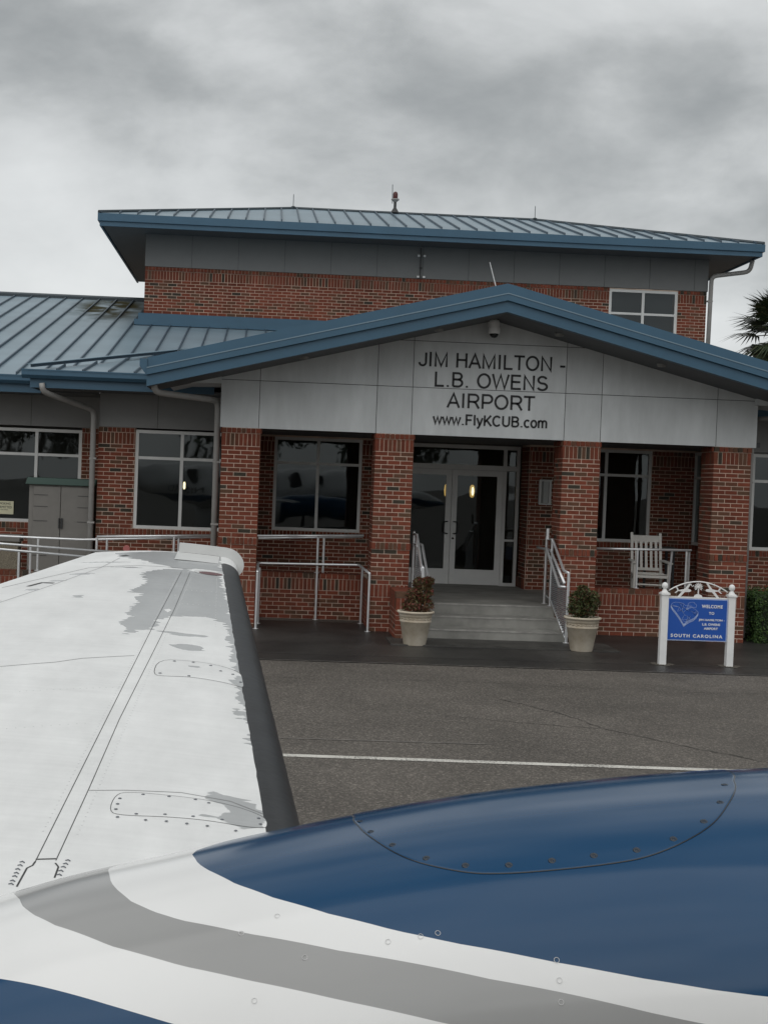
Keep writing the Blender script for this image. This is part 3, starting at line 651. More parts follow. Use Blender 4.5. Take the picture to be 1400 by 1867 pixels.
fa = MB(); fa.box(HX0-.02, HX1+.02, HY0-.03, HY0+.08, 7.775, 7.935); fa.box(HX0-.02, HX0+.08, HY0+.082, HY1, 7.775, 7.935); fa.box(HX1-.08, HX1+.02, HY0+.082, HY1, 7.775, 7.935); fa.build('gutter', 'fascia', T)
fa = MB(); fa.box(HX0+.02, HX1-.02, HY0+.01, HY0+.06, ZS, 7.773); fa.box(HX0+.02, HX0+.06, HY0+.062, HY1, ZS, 7.773); fa.box(HX1-.06, HX1-.02, HY0+.062, HY1, ZS, 7.773); fa.build('fascia_board', 'fascia', T)
sf = MB()
y = HY0+.07
while y < HY1-.1:
    sf.box(HX0+.07, -4.57, y, y+.095, 7.70, 7.72); sf.box(8.13, HX1-.07, y, y+.095, 7.70, 7.72); y += .1
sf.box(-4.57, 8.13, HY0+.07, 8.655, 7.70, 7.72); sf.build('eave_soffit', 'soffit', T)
# blue base flashing of the upper wall
MB().box(-4.66, 2.0, 8.55, 8.655, 5.80, 5.94).box(-4.74, 2.0, 8.49, 8.655, 5.67, 5.797).build('wall_flashing', 'fascia', T)

# downspouts
def downspout(path, r=.048, m='pipe_paint', straps=()):
    P_ = [Vector(p_) for p_ in path]; Q = [P_[0]]
    for k in range(1, len(P_)-1):
        a_, c_, b_ = P_[k-1], P_[k], P_[k+1]; d1 = (a_-c_).normalized()*min(.12, (a_-c_).length*.45); d2 = (b_-c_).normalized()*min(.12, (b_-c_).length*.45)
        for t in (0, .25, .5, .75, 1): Q.append((c_+d1)*(1-t)**2 + c_*2*t*(1-t) + (c_+d2)*t*t)
    Q.append(P_[-1]); o = MB().tube(Q, r, 10).build('downspout', m, T, smooth=True)
    for z in straps:
        e = P_[-1]; MB().box(e.x-r-.012, e.x+r+.012, e.y-r-.01, e.y+r, z, z+.03).build('pipe_strap', m, o)
downspout([(-5.42, .80, 3.80), (-5.40, .82, 3.66), (-4.70, 1.86, 3.44), (-4.69, 1.88, .05)], straps=(2.6, 1.5))
downspout([(-3.47, -.95, 3.83), (-3.44, -.92, 3.62), (-2.53, .30, 3.60), (-2.52, .32, .05)], .05, straps=(2.6, 1.6))
downspout([(7.11, -.95, 3.83), (7.08, -.92, 3.66), (6.24, .40, 3.66), (6.23, .42, .05)], .04, straps=(2.6,))
downspout([(8.95, 8.2, 7.66), (8.93, 8.3, 7.42), (8.17, 8.60, 7.33), (8.15, 8.62, 5.0)], .05, straps=(6.75,))

# lettering
def text_mesh(body, name, m, x0, x1, z0, z1, y, parent, depth=.006, space=1.0, bold=0.0, normal=(0, -1, 0)):
    cu = bpy.data.curves.new(name, 'FONT'); cu.body = body; cu.extrude = .02; cu.space_character = space; cu.offset = bold; cu.resolution_u = 4
    o = bpy.data.objects.new('tmp', cu); sc.collection.objects.link(o); dg_ = bpy.context.evaluated_depsgraph_get()
    me = bpy.data.meshes.new_from_object(o.evaluated_get(dg_)); bpy.data.objects.remove(o)
    xs_ = [v.co.x for v in me.vertices]; ys_ = [v.co.y for v in me.vertices]; zs_ = [v.co.z for v in me.vertices]
    a0, a1, b0, b1, c0, c1 = min(xs_), max(xs_), min(ys_), max(ys_), min(zs_), max(zs_)
    cx, cz = (x0+x1)/2, (z0+z1)/2
    for v in me.vertices:
        X = (v.co.x-a0)/(a1-a0)*(x1-x0)+x0-cx; Z = (v.co.y-b0)/(b1-b0)*(z1-z0)+z0-cz; Y = -(v.co.z-c0)/(c1-c0)*depth
        v.co = (X, Y, Z)
    me.materials.clear(); me.materials.append(M[m]); ob = bpy.data.objects.new(name, me); link(ob, parent, (cx, y, cz)); return ob
def arc_(cx, cy, rx, ry, a0, a1, n=14): return [(cx+rx*math.cos(R(a0+(a1-a0)*k/n)), cy+ry*math.sin(R(a0+(a1-a0)*k/n))) for k in range(n+1)]
# plain grotesque capitals as centre-line strokes on a cap height of 1
GL = {
 'J': (.50, [[(.44, .94)] + [(.44, .27)] + arc_(.25, .27, .19, .22, 0, -180, 10)[1:]]), 'I': (.28, [[(.14, 0), (.14, 1)]]),
 'M': (.84, [[(.10, 0), (.10, .95), (.42, .06), (.74, .95), (.74, 0)]]), 'H': (.72, [[(.10, 0), (.10, 1)], [(.62, 0), (.62, 1)], [(.10, .53), (.62, .53)]]),
 'A': (.68, [[(.02, 0), (.34, .96), (.66, 0)], [(.14, .33), (.54, .33)]]), 'L': (.58, [[(.10, 1), (.10, .055), (.56, .055)]]),
 'T': (.62, [[(.0, .945), (.62, .945)], [(.31, 0), (.31, .945)]]), 'O': (.80, [arc_(.40, .5, .335, .455, 0, 360, 30)]),
 'N': (.72, [[(.10, 0), (.10, .96), (.62, .04), (.62, 1)]]), '-': (.34, [[(.02, .37), (.32, .37)]]), '.': (.28, [[(.14, 0), (.14, .12)]]),
 'B': (.68, [[(.10, .055), (.10, .945), (.38, .945)] + arc_(.38, .735, .19, .21, 90, -90, 10)[1:] + [(.10, .525)], [(.38, .525)] + arc_(.38, .29, .23, .235, 90, -90, 10)[1:] + [(.10, .055)]]),
 'W': (.96, [[(.03, 1), (.25, .05), (.48, .95), (.71, .05), (.93, 1)]]), 'E': (.66, [[(.62, .055), (.10, .055), (.10, .945), (.60, .945)], [(.10, .52), (.57, .52)]]),
 'S': (.68, [arc_(.335, .72, .235, .225, 20, 270, 14) + arc_(.335, .275, .265, .225, 90, -160, 14)[1:]]),
 'R': (.72, [[(.10, 0), (.10, .945), (.42, .945)] + arc_(.42, .70, .21, .245, 90, -90, 10)[1:] + [(.10, .455)], [(.36, .455), (.48, .40), (.68, 0)]]),
 'P': (.68, [[(.10, 0), (.10, .945), (.40, .945)] + arc_(.40, .68, .225, .265, 90, -90, 10)[1:] + [(.10, .415)]]),
 'w': (.72, [[(.02, .73), (.19, .05), (.36, .68), (.53, .05), (.70, .73)]]), 'F': (.60, [[(.10, 0), (.10, .945), (.58, .945)], [(.10, .50), (.52, .50)]]),
 'l': (.24, [[(.12, 0), (.12, 1)]]), 'y': (.50, [[(.02, .73), (.26, .03)], [(.48, .73), (.24, .0), (.14, -.21), (.04, -.22)]]),
 'K': (.68, [[(.10, 0), (.10, 1)], [(.10, .33), (.62, 1)], [(.27, .55), (.66, 0)]]), 'C': (.74, [arc_(.39, .5, .32, .455, 42, 318, 24)]),
 'U': (.72, [[(.10, 1), (.10, .33)] + arc_(.36, .33, .26, .28, 180, 360, 14)[1:] + [(.62, 1)]]),
 'c': (.50, [arc_(.27, .365, .215, .325, 45, 315, 18)]), 'o': (.54, [arc_(.27, .365, .215, .325, 0, 360, 22)]),
 'm': (.82, [[(.08, 0), (.08, .73)], [(.08, .45)] + arc_(.24, .48, .16, .21, 150, 0, 8) + [(.40, 0)], [(.40, .45)] + arc_(.56, .48, .165, .21, 150, 0, 8) + [(.725, 0)]]), ' ': (.30, [])}
def strokes(body, x0, x1, zb, cap_h, wt, track=.06):
    adv = sum(GL[c][0]+track for c in body)-track; sx = (x1-x0)/adv; mb = MB(); x = x0; hw = wt*cap_h/2
    for c in body:
        for st in GL[c][1]:
            P_ = [Vector((x+a*sx, zb+b*cap_h)) for a, b in st]; closed = (P_[0]-P_[-1]).length < 1e-5 and len(P_) > 3; n = len(P_); ring = []
            for i in range(n):
                d0 = (P_[i]-P_[i-1]) if i else ((P_[0]-P_[-2]) if closed else P_[1]-P_[0]); d1 = (P_[i+1]-P_[i]) if i < n-1 else ((P_[1]-P_[0]) if closed else P_[-1]-P_[-2])
                d0 = d0.normalized(); d1 = d1.normalized(); n0 = Vector((-d0.y, d0.x)); n1_ = Vector((-d1.y, d1.x)); m_ = (n0+n1_)
                m_ = m_.normalized() if m_.length > .05 else n0; k = min(1/max(m_.dot(n0), .3), 1.9); ring.append((P_[i]+m_*hw*k, P_[i]-m_*hw*k))
            i0 = len(mb.v)
            for (a, b) in ring:
                for q in (a, b): mb.v += [(q.x, -.0075, q.y), (q.x, -.0005, q.y)]
            for i in range(n-1):
                a = i0+4*i; b = a+4
                mb.f += [(a, a+2, b+2, b), (a+1, b+1, b+3, a+3), (a, b, b+1, a+1), (a+2, a+3, b+3, b+2)]
            if not closed: mb.f += [(i0, i0+1, i0+3, i0+2), (i0+4*n-4, i0+4*n-2, i0+4*n-1, i0+4*n-3)]
        x += (GL[c][0]+track)*sx
    return mb.build('lettering', 'letter', T)
strokes('JIM HAMILTON -', .632, 3.00, 4.264, .232, .145)
strokes('L.B. OWENS', .895, 2.735, 3.950, .236, .145)
strokes('AIRPORT', 1.12, 2.528, 3.624, .232, .145)
strokes('www.FlyKCUB.com', .905, 2.745, 3.352, .168, .175)
# small recessed lights in the gable soffit
for (x, y) in ((2.75, -.6), (4.38, -.6), (.86, -.6), (-1.2, -.6)):
    z = RTOP-.43-RS*abs(x-PXC)
    MB().lathe((x, y, z-.045), [(.001, 0), (.06, .008), (.075, .03), (.075, .06)], 14).build('soffit_light', 'alu_dull', T, smooth=True)

# ------------------------------------------------------------------ things on the building
t = empty('security_camera', (1.79, -.15, 4.76), 'white dome security camera hanging under the porch gable peak', 'camera')
MB().box(1.72, 1.86, -.05, -.002, 4.93, 5.07).build('mount', 'white', t)
MB().box(1.75, 1.83, -.22, -.05, 5.0, 5.04).build('arm', 'white', t)
MB().lathe((1.79, -.22, 4.80), [(.001, .22), (.07, .215), (.085, .18), (.085, .10), (.095, .095), (.095, .02), (.08, .0), (.001, .0)][::-1], 20).build('housing', 'white', t, smooth=False)
MB().lathe((1.79, -.22, 4.735), [(.001, 0), (.035, .006), (.06, .03), (.072, .064)], 20).build('dome', 'black', t, smooth=True)

t = empty('wall_lamp', (3.49, 3.6, 2.1), 'grey metal box wall lamp on the brick beside the entrance doors', 'wall lamp')
MB().box(3.39, 3.62, 3.53, 3.597, 2.10, 2.54).build('back_plate', 'alu', t)
MB().prism([(3.43, 3.528, 2.12), (3.46, 3.47, 2.12), (3.55, 3.47, 2.12), (3.58, 3.528, 2.12)], (0, 0, .40)).build('diffuser', mat('lamp_diffuser', (.36, .37, .36), .4), t)
for z in (2.085, 2.54): box('trim', 'alu', t, 3.385, 3.625, 3.46, 3.53, z, z+.015)

for (x, lab) in ((1.99, 'left of the two glowing yellow lamps inside the entrance'), (2.515, 'right of the two glowing yellow lamps inside the entrance')):
    t = empty('wall_sconce', (x, 6.0, 2.15), lab, 'lamp', 'lamps glowing inside the entrance')
    MB().lathe((x, 6.0, 2.15), [(.02, 0), (.045, .03), (.055, .13), (.045, .23), (.02, .26)], 14).build('lamp_shade', 'lampshade', t, smooth=True)
    MB().lathe((x, 5.93, 2.19), [(.005, 0), (.022, .03), (.026, .09), (.02, .15), (.005, .18)], 10).build('bulb', 'lampglow', t, smooth=True)
    MB().box(x-.02, x+.02, 6.05, 6.12, 2.2, 2.36).box(x-.006, x+.006, 5.995, 6.005, 2.42, 3.32).build('bracket', 'dark', t)
t = empty('interior_lamp', (-3.37, 4.2, 2.1), 'small glowing lamp seen behind the left bay window', 'lamp')
MB().lathe((-3.255, 4.2, 2.12), [(.012, 0), (.022, .03), (.022, .11), (.012, .14)], 10).build('lamp_shade', 'lampglow', t, smooth=True)
MB().tube([(-3.255, 4.2, 2.26), (-3.255, 4.2, 3.74)], .006, 6).build('cord', 'dark', t)

t = empty('notice_sign', (-6.4, 3.09, 1.56), 'cream no smoking notice on the far left window', 'sign')
MB().box(-6.62, -6.232, 3.075, 3.085, 1.565, 1.80).build('board', 'beige', t)
text_mesh('NO SMOKING', 'lettering', 'letter', -6.60, -6.285, 1.735, 1.775, 3.0745, t, .002)
text_mesh('PERMITTED', 'lettering', 'letter', -6.52, -6.262, 1.67, 1.712, 3.0745, t, .002)
text_mesh('IN THIS AREA', 'lettering', 'letter', -6.50, -6.33, 1.635, 1.652, 3.0745, t, .002)

# rooftop things
ridge_y = HY0+hh
for (x, lab) in ((-1.28, 'thin lightning rod at the left end of the upper roof ridge'), (4.75, 'thin lightning rod at the right end of the upper roof ridge')):
    t = MB().lathe((x, ridge_y, ZR+.04), [(.06, 0), (.05, .02), (.012, .03), (.008, .05), (.008, .30), (.002, .33)], 8).build('lightning_rod', 'ridge', origin=(x, ridge_y, ZR+.04))
    props(t, lab, 'lightning rod', 'lightning rods on the upper roof ridge')
t = empty('obstruction_beacon', (1.24, ridge_y, ZR+.03), 'red obstruction beacon on a short post on the roof ridge', 'beacon')
MB().lathe((1.24, ridge_y, ZR+.02), [(.11, 0), (.10, .02), (.045, .11), (.035, .13), (.035, .27)], 12).build('post', 'backing', t)
MB().lathe((1.24, ridge_y, ZR+.29), [(.04, 0), (.07, .03), (.10, .05), (.10, .075), (.05, .08)], 14).build('collar', 'pipe_paint', t)
MB().lathe((1.24, ridge_y, ZR+.37), [(.055, 0), (.06, .02), (.06, .12), (.045, .16), (.01, .18)], 14).build('red_lens', mat('beacon_red', (.07, .006, .006), .35), t, smooth=True)
MB().tube([(1.17, ridge_y, ZR+.25), (1.16, ridge_y, ZR+.72)], .009, 6).build('lightning_spike', 'ridge', t)
t = MB().tube([(2.30, 3.0, 5.35), (2.345, 3.0, 5.98), (2.20, 3.0, 6.47)], [.012, .010, .006], 8).build('whip_antenna', 'white')
props(t, 'thin white whip antenna leaning above the porch roof peak', 'antenna')

# ------------------------------------------------------------------ railings
def railing(label, rails, posts, r=.021, extra=None, group='metal railings around the porch and ramp'):
    allp = [p_ for q in rails for p_ in q]
    t = empty('handrail', (sum(p_[0] for p_ in allp)/len(allp), sum(p_[1] for p_ in allp)/len(allp), min(q[0][2] for q in posts)), label, 'railing', group)
    for q in rails:
        P_ = [Vector(a_) for a_ in q]; Q = [P_[0]]
        for k in range(1, len(P_)-1):
            c_ = P_[k]; d1 = (P_[k-1]-c_); d2 = (P_[k+1]-c_); d1 = d1.normalized()*min(.06, d1.length*.4); d2 = d2.normalized()*min(.06, d2.length*.4)
            for s_ in (0, .33, .66, 1): Q.append((c_+d1)*(1-s_)**2 + c_*2*s_*(1-s_) + (c_+d2)*s_*s_)
        Q.append(P_[-1]); MB().tube(Q, r, 10).build('rail', 'pipe', t, smooth=True)
    for (a_, b_) in posts:
        MB().tube([a_, b_], r*.92, 10).lathe(a_, [(.05, 0), (.05, .008), (.02, .012)], 12).build('post', 'pipe', t, smooth=False)
    return t
railing('double handrail behind the recessed porch wall, left of the steps', [[(-1.83, 1.72, 1.392), (.0, 1.72, 1.46)], [(-1.83, 1.98, 1.338), (.0, 1.98, 1.432)]], [((-.785, 1.76, .785), (-.785, 1.76, 1.42)), ((-.67, 1.98, .48), (-.67, 1.98, 1.40))])
railing('U shaped handrail in front of the recessed brick wall, left of the steps', [[(-1.80, -.12, .90), (-1.80, 1.45, .94), (-.08, 1.45, .965), (-.02, -.05, .93)]],
        [((-1.80, -.15, 0), (-1.80, -.15, .89)), ((-.02, -.07, 0), (-.02, -.07, .92)), ((-1.77, .62, 0), (-1.77, .62, .92)), ((-.05, 1.10, 0), (-.05, 1.10, .95)), ((-.79, 1.52, 0), (-.79, 1.52, .955))])
railing('handrail on the porch parapet in front of the rocking chair', [[(3.63, .68, 1.422), (5.40, .68, 1.448)]], [((4.49, .68, .785), (4.49, .68, 1.42)), ((5.09, .9, .48), (5.09, .74, 1.43)), ((5.32, .68, .785), (5.32, .68, 1.43)), ((5.38, .74, .785), (5.38, .74, 1.43))])
railing('back ramp handrail in front of the left bay window', [[(-4.47, 1.0, 1.315), (-2.56, 1.0, 1.402)], [(-9.0, 1.25, 1.28), (-4.75, 1.25, 1.243), (-4.38, 1.25, 1.262), (-2.56, 1.25, 1.365)]], [((-4.47, 1.0, .45), (-4.47, 1.0, 1.3)), ((-4.33, 1.25, .45), (-4.33, 1.25, 1.25)), ((-3.20, 1.0, .45), (-3.20, 1.0, 1.36)), ((-3.14, 1.25, .45), (-3.14, 1.25, 1.33)), ((-5.47, 1.25, .70), (-5.47, 1.25, 1.24))])
railing('front ramp handrail descending behind the aircraft wing', [[(-9.0, .6, 1.29), (-4.0, .6, 1.085)], [(-9.0, .3, 1.26), (-4.0, .3, .99)]], [((-5.61, .3, .2), (-5.61, .3, 1.06)), ((-5.48, .6, .2), (-5.48, .6, 1.13)), ((-4.3, .6, .2), (-4.3, .6, 1.09)), ((-4.3, .3, .2), (-4.3, .3, 1.0))])
box('ramp_slab', 'concrete', None, -9.5, -2.5, .2, 1.14, 0, .22, kind='structure')
box('ramp_deck', 'concrete', None, -4.58, -1.9, 1.42, 1.98, 0, .45, kind='structure')
box('ramp_deck', 'concrete', None, -9.5, -4.62, 1.42, 3.07, 0, .5, kind='structure')
# stair rails
def stair_rail(x, sx, label):
    t = empty('stair_railing', (x, -.4, 0), label, 'railing', 'railings beside the entrance steps')
    top = [(x, .66, .48, 1.60), (x, .22, .48, 1.58)]; bot = (x+sx*.02, -.93, 0.02, 1.10)
    for (px_, py_, z0, z1) in (*top, bot):
        MB().tube([(px_, py_, z0), (px_, py_, z1)], .022, 10).lathe((px_, py_, z0), [(.05, 0), (.05, .008), (.022, .012)], 12).build('post', 'pipe', t)
    def pipe(pts, r=.021): MB().tube(pts, r, 10).build('rail', 'pipe', t, smooth=True)
    pipe([(x, .70, 1.56), (x, .20, 1.56), (x+sx*.01, -.62, 1.12), (x+sx*.02, -.93, 1.10)])
    pipe([(x-sx*.09, .95, 1.40), (x-sx*.09, .22, 1.40), (x-sx*.09, -.80, .88), (x-sx*.02, -.92, .88)])
    pipe([(x-sx*.02, .66, 1.40), (x-sx*.02, .22, 1.38), (x-sx*.01, -.80, .93)])
    pipe([(x, .60, .62), (x, .22, .60), (x+sx*.01, -.90, .10)], .016)
    sl = MB(); n = 40
    for k in range(n):
        y0 = .20; z = .13 + k*.03
        # slats run level between the sloping bottom rail and the sloping handrail
        def zb(y): return .60 + (y-.22)/(1.12)*.50
        def zt(y): return 1.30 + (y-.22)/(1.12)*.46
        ya, yb = -.90, .20
        ys_ = [ya + (yb-ya)*i/24 for i in range(25) if zb(ya+(yb-ya)*i/24) < z < zt(ya+(yb-ya)*i/24)]
        if len(ys_) > 1: sl.box(x-.004, x+.004, ys_[0], ys_[-1], z, z+.019)
    sl.build('slat_infill', 'galv', t, kind='stuff')
stair_rail(2.955, 1, 'slatted metal stair railing on the right side of the steps')
stair_rail(.745, -1, 'slatted metal stair railing on the left side of the steps')
MB().box(2.87, 2.91, .30, .34, 1.56, 1.74).build('sign_stub', 'pipe')
props(bpy.data.objects['sign_stub'], 'short flat metal plate standing above the right stair railing', 'plate')

# ------------------------------------------------------------------ pots with shrubs
def leaf_cloud(mb, centres, n, size, rnd=random):
    for _ in range(n):
        c, rad = rnd.choice(centres); v = Vector((rnd.gauss(0, 1), rnd.gauss(0, 1), rnd.gauss(0, 1))); v = v.normalized()*rnd.uniform(.35, 1)**.6
        p_ = Vector(c) + Vector((v.x*rad[0], v.y*rad[1], v.z*rad[2]))
        a_ = Vector((rnd.uniform(-1, 1), rnd.uniform(-1, 1), rnd.uniform(-.7, 1))).normalized(); b_ = a_.cross(Vector((rnd.uniform(-1, 1), rnd.uniform(-1, 1), rnd.uniform(-1, 1)))).normalized()
        s_ = size*rnd.uniform(.6, 1.3); w_ = s_*.34
        mb.v += [tuple(p_-a_*s_), tuple(p_+b_*w_), tuple(p_+a_*s_), tuple(p_-b_*w_)]; i = len(mb.v)-4; mb.f.append((i, i+1, i+2, i+3))
def pot(x, y, label):
    t = empty('flower_pot', (x, y, 0), label, 'plant pot', 'pale clay pots flanking the steps')
    prof = [(.01, .0), (.155, .0), (.165, .015), (.225, .345), (.235, .35), (.237, .368), (.228, .378), (.232, .425), (.243, .43), (.245, .455), (.250, .475), (.272, .482), (.278, .495), (.274, .51), (.255, .514), (.235, .50), (.22, .44)]
    MB().lathe((x, y, 0), prof, 36).build('pot_body', 'pot', t, smooth=True)
    b_ = MB()
    for k in range(22):
        a_ = 2*math.pi*k/22; r_ = .234
        pts = [(x+r_*math.cos(a_+da), y+r_*math.sin(a_+da), .402+dz) for da, dz in ((-.12, -.010), (-.04, .010), (.05, .004), (.13, -.012))]
        b_.tube(pts, .005, 5)
    b_.build('relief_band', 'pot', t, smooth=True)
    MB().lathe((x, y, .47), [(.001, .0), (.235, .0)], 24).build('soil', 'soil', t)
pot(.555, -1.63, 'pale clay pot left of the steps beside the brick cheek wall')
pot(3.025, -1.72, 'pale clay pot right of the steps in front of the stair railing')
def shrub(x, y, cl, m, label, n):
    t = empty('potted_shrub', (x, y, .47), label, 'shrub', 'shrubs in the pots beside the steps')
    st = MB(); rs = random.Random(int(x*100))
    for _ in range(16):
        c = rs.choice(cl)[0]; st.tube([(x+rs.uniform(-.04, .04), y+rs.uniform(-.04, .04), .47), ((x+c[0])/2+rs.uniform(-.03, .03), (y+c[1])/2, (.47+c[2])/2), (c[0]+rs.uniform(-.06, .06), c[1], c[2])], [.006, .005, .003], 5)
    st.build('stems', 'bark', t)
    lf = MB(); leaf_cloud(lf, cl, n, .027, rs); lf.build('foliage', m, t, kind='stuff')
shrub(.60, -1.63, [((.50, -1.63, .58), (0.165, 0.165, 0.118)), ((.64, -1.63, .60), (0.189, 0.165, 0.142)), ((.53, -1.63, .73), (0.142, 0.142, 0.130)), ((.66, -1.63, .78), (0.142, 0.142, 0.142)), ((.62, -1.63, .92), (0.130, 0.118, 0.094)), ((.73, -1.63, .95), (0.083, 0.083, 0.071))], 'shrub1', 'reddish green shrub growing in the left pot', 4200)
shrub(3.02, -1.72, [((2.93, -1.72, .62), (0.153, 0.153, 0.130)), ((3.08, -1.72, .63), (0.177, 0.153, 0.142)), ((2.95, -1.72, .78), (0.142, 0.142, 0.118)), ((3.10, -1.72, .80), (0.177, 0.142, 0.118)), ((3.02, -1.72, .90), (0.094, 0.094, 0.083)), ((3.17, -1.72, .72), (0.118, 0.118, 0.106))], 'shrub2', 'rounder dark green shrub growing in the right pot', 3800)

# ------------------------------------------------------------------ welcome sign
SY = -2.98
t = empty('welcome_sign', (4.31, SY, 0), 'blue welcome board between white posts with airplane and palmetto cutouts on top', 'sign')
for x in (3.855, 4.80):
    p_ = MB().box(x-.048, x+.048, SY-.048, SY+.048, 0, .975).build('sign_post', 'white', t, bevel=.004)
    MB().box(x-.062, x+.062, SY-.062, SY+.062, .975, 1.0).prism([(x-.05, SY-.05, 1.0), (x+.05, SY-.05, 1.0), (x+.05, SY+.05, 1.0), (x-.05, SY+.05, 1.0)], (0, 0, .012)).lathe((x, SY, 1.012), [(.048, 0), (.03, .03), (.02, .045)], 14).build('post_cap', 'white', p_)
    MB().lathe((x, SY, 1.05), [(.001, 0), (.022, .006), (.038, .025), (.044, .05), (.038, .075), (.022, .094), (.001, .1)], 16).build('finial', 'white', p_, smooth=True)
box('sign_frame', 'signline', t, 3.905, 4.75, SY-.012, SY+.012, .345, .935)
box('sign_panel', 'signblue', t, 3.918, 4.737, SY-.016, SY-.0125, .358, .922)
box('border_strip', mat('inner_border', (.60, .68, .85), .5), t, 3.905, 4.75, SY-.0145, SY-.0125, .350, .353)
box('top_rail', 'white', t, 3.904, 4.751, SY-.014, SY+.014, .937, .957)
n_ = 26; arc = []
for k in range(n_+1):
    u_ = k/n_; x = 3.91+.835*u_; arc.append((x, SY, 1.035+.135*(1-(2*u_-1)**2)))
MB().tube(arc, .009, 8).build('arch', 'white', t, smooth=True)
ccx = 4.327
def flat(name, pts, d=.008): MB().prism([(x, SY-d/2, z) for x, z in pts], (0, d, 0)).build(name, 'white', t)
def plane_cut(cx, cz, s, k):
    P_ = lambda l: [(cx+k*x*s, cz+z*s) for x, z in l]
    bodyp = P_([(.105, .0), (.09, .016), (.05, .024), (.0, .02), (-.06, .006), (-.11, .0), (-.105, -.012), (-.05, -.018), (.02, -.026), (.08, -.022), (.10, -.012)])
    if k < 0: bodyp = bodyp[::-1]
    flat('airplane_cutout', bodyp)
    MB().prism([(x, SY-.006, z) for x, z in P_([(.03, .0), (-.02, -.0), (-.115, -.115), (-.075, -.115)])], (0, .012, 0)).prism([(x, SY-.006, z) for x, z in P_([(-.01, .0), (.035, .005), (.10, .105), (.07, .105)])], (0, .012, 0)).prism([(x, SY-.005, z) for x, z in P_([(-.085, .0), (-.105, -.005), (-.14, .055), (-.12, .058)])], (0, .010, 0)).prism([(x, SY-.005, z) for x, z in P_([(-.10, .0), (-.08, -.005), (-.13, -.045), (-.15, -.042)])], (0, .010, 0)).build('airplane_cutout_wing', 'white', t)
plane_cut(4.13, 1.045, .92, 1); plane_cut(4.525, 1.055, .92, -1)
MB().box(ccx-.008, ccx+.008, SY-.005, SY+.005, .957, 1.08).build('palmetto_trunk', 'white', t)
pf = MB()
for k in range(11):
    a_ = R(-40 + k*260/10); dx_, dz_ = math.cos(a_), math.sin(a_); L_ = .066; nx, nz = -dz_*.0075, dx_*.0075
    pf.prism([(ccx+dx_*.005, SY-.0045, 1.095+dz_*.005), (ccx+dx_*L_*.7+nx, SY-.0045, 1.095+dz_*L_*.7+nz), (ccx+dx_*L_, SY-.0045, 1.095+dz_*L_), (ccx+dx_*L_*.7-nx, SY-.0045, 1.095+dz_*L_*.7-nz)], (0, .009, 0))
pf.lathe((ccx, SY, 1.08), [(.001, 0), (.02, .005), (.02, .028), (.001, .03)], 10); pf.build('palmetto_fronds', 'white', t)
flat('mound', [(ccx-.062, .957), (ccx+.062, .957), (ccx+.045, .985), (ccx+.015, .997), (ccx-.02, .997), (ccx-.05, .983)])
cres = [(ccx-.085+.02*math.cos(a_), 1.125+.02*math.sin(a_)) for a_ in [R(150+k*24) for k in range(9)]]
MB().tube([(x, SY, z) for x, z in cres], .005, 6).build('crescent', 'white', t)
text_mesh('WELCOME', 'lettering', 'white', 4.38, 4.675, .808, .855, SY-.0162, t, .002, bold=.03, space=1.15)
text_mesh('TO', 'lettering', 'white', 4.485, 4.560, .718, .756, SY-.0162, t, .002, bold=.03, space=1.15)
text_mesh('JIM HAMILTON -', 'lettering', 'white', 4.345, 4.712, .622, .657, SY-.0162, t, .002, bold=.03)
text_mesh('L.B. OWENS', 'lettering', 'white', 4.398, 4.65, .565, .598, SY-.0162, t, .002, bold=.03)
text_mesh('AIRPORT', 'lettering', 'white', 4.422, 4.62, .507, .540, SY-.0162, t, .002, bold=.03)
text_mesh('SOUTH CAROLINA', 'lettering', 'white', 3.96, 4.69, .392, .438, SY-.0162, t, .002, bold=.03, space=1.3)
# state map with county lines
mp_ = [(3.945, .835), (3.965, .865), (4.01, .878), (4.075, .875), (4.12, .862), (4.15, .835), (4.185, .838), (4.27, .80), (4.335, .748), (4.31, .70), (4.27, .66), (4.215, .635), (4.165, .60), (4.135, .575), (4.10, .63), (4.06, .69), (4.02, .74), (3.975, .79)]
ml_ = MB()
def seg(a_, b_, w_=.0028):
    d_ = Vector((b_[0]-a_[0], 0, b_[1]-a_[1])); 
    if d_.length < .002: return
    c_ = Vector(((a_[0]+b_[0])/2, SY-.0172, (a_[1]+b_[1])/2)); d1 = d_.normalized(); ml_.obox(c_, d1, Vector((0, 1, 0)), d1.cross(Vector((0, 1, 0))), d_.length, .0015, w_)
for i in range(len(mp_)): seg(mp_[i], mp_[(i+1) % len(mp_)])
low = [(3.945, .835), (3.975, .79), (4.02, .74), (4.06, .69), (4.10, .63), (4.135, .575), (4.165, .60), (4.215, .635), (4.27, .66), (4.31, .70), (4.335, .748)]
for i in range(len(low)-1):
    a_, b_ = low[i], low[i+1]; seg((a_[0], a_[1]-.035), (b_[0], b_[1]-.035))
    for k in range(6):
        x = a_[0]+(b_[0]-a_[0])*k/6; z = a_[1]+(b_[1]-a_[1])*k/6; seg((x, z), (x, z-.035), .004)
rs = random.Random(3); cent = [(rs.uniform(3.95, 4.33), rs.uniform(.6, .875)) for _ in range(60)]
def inside(x, z):
    c = False
    for i in range(len(mp_)):
        (x1, z1), (x2, z2) = mp_[i], mp_[i-1]
        if (z1 > z) != (z2 > z) and x < (x2-x1)*(z-z1)/(z2-z1)+x1: c = not c
    return c
cent = [c for c in cent if inside(*c)]
pts = {}
for i, a_ in enumerate(cent):
    nb = sorted(cent, key=lambda q: (q[0]-a_[0])**2+(q[1]-a_[1])**2)[1:4]
    for b_ in nb: seg(a_, b_, .002)
for q in ((4.20, .885), (4.30, .895), (4.31, .83), (4.25, .81)): pass
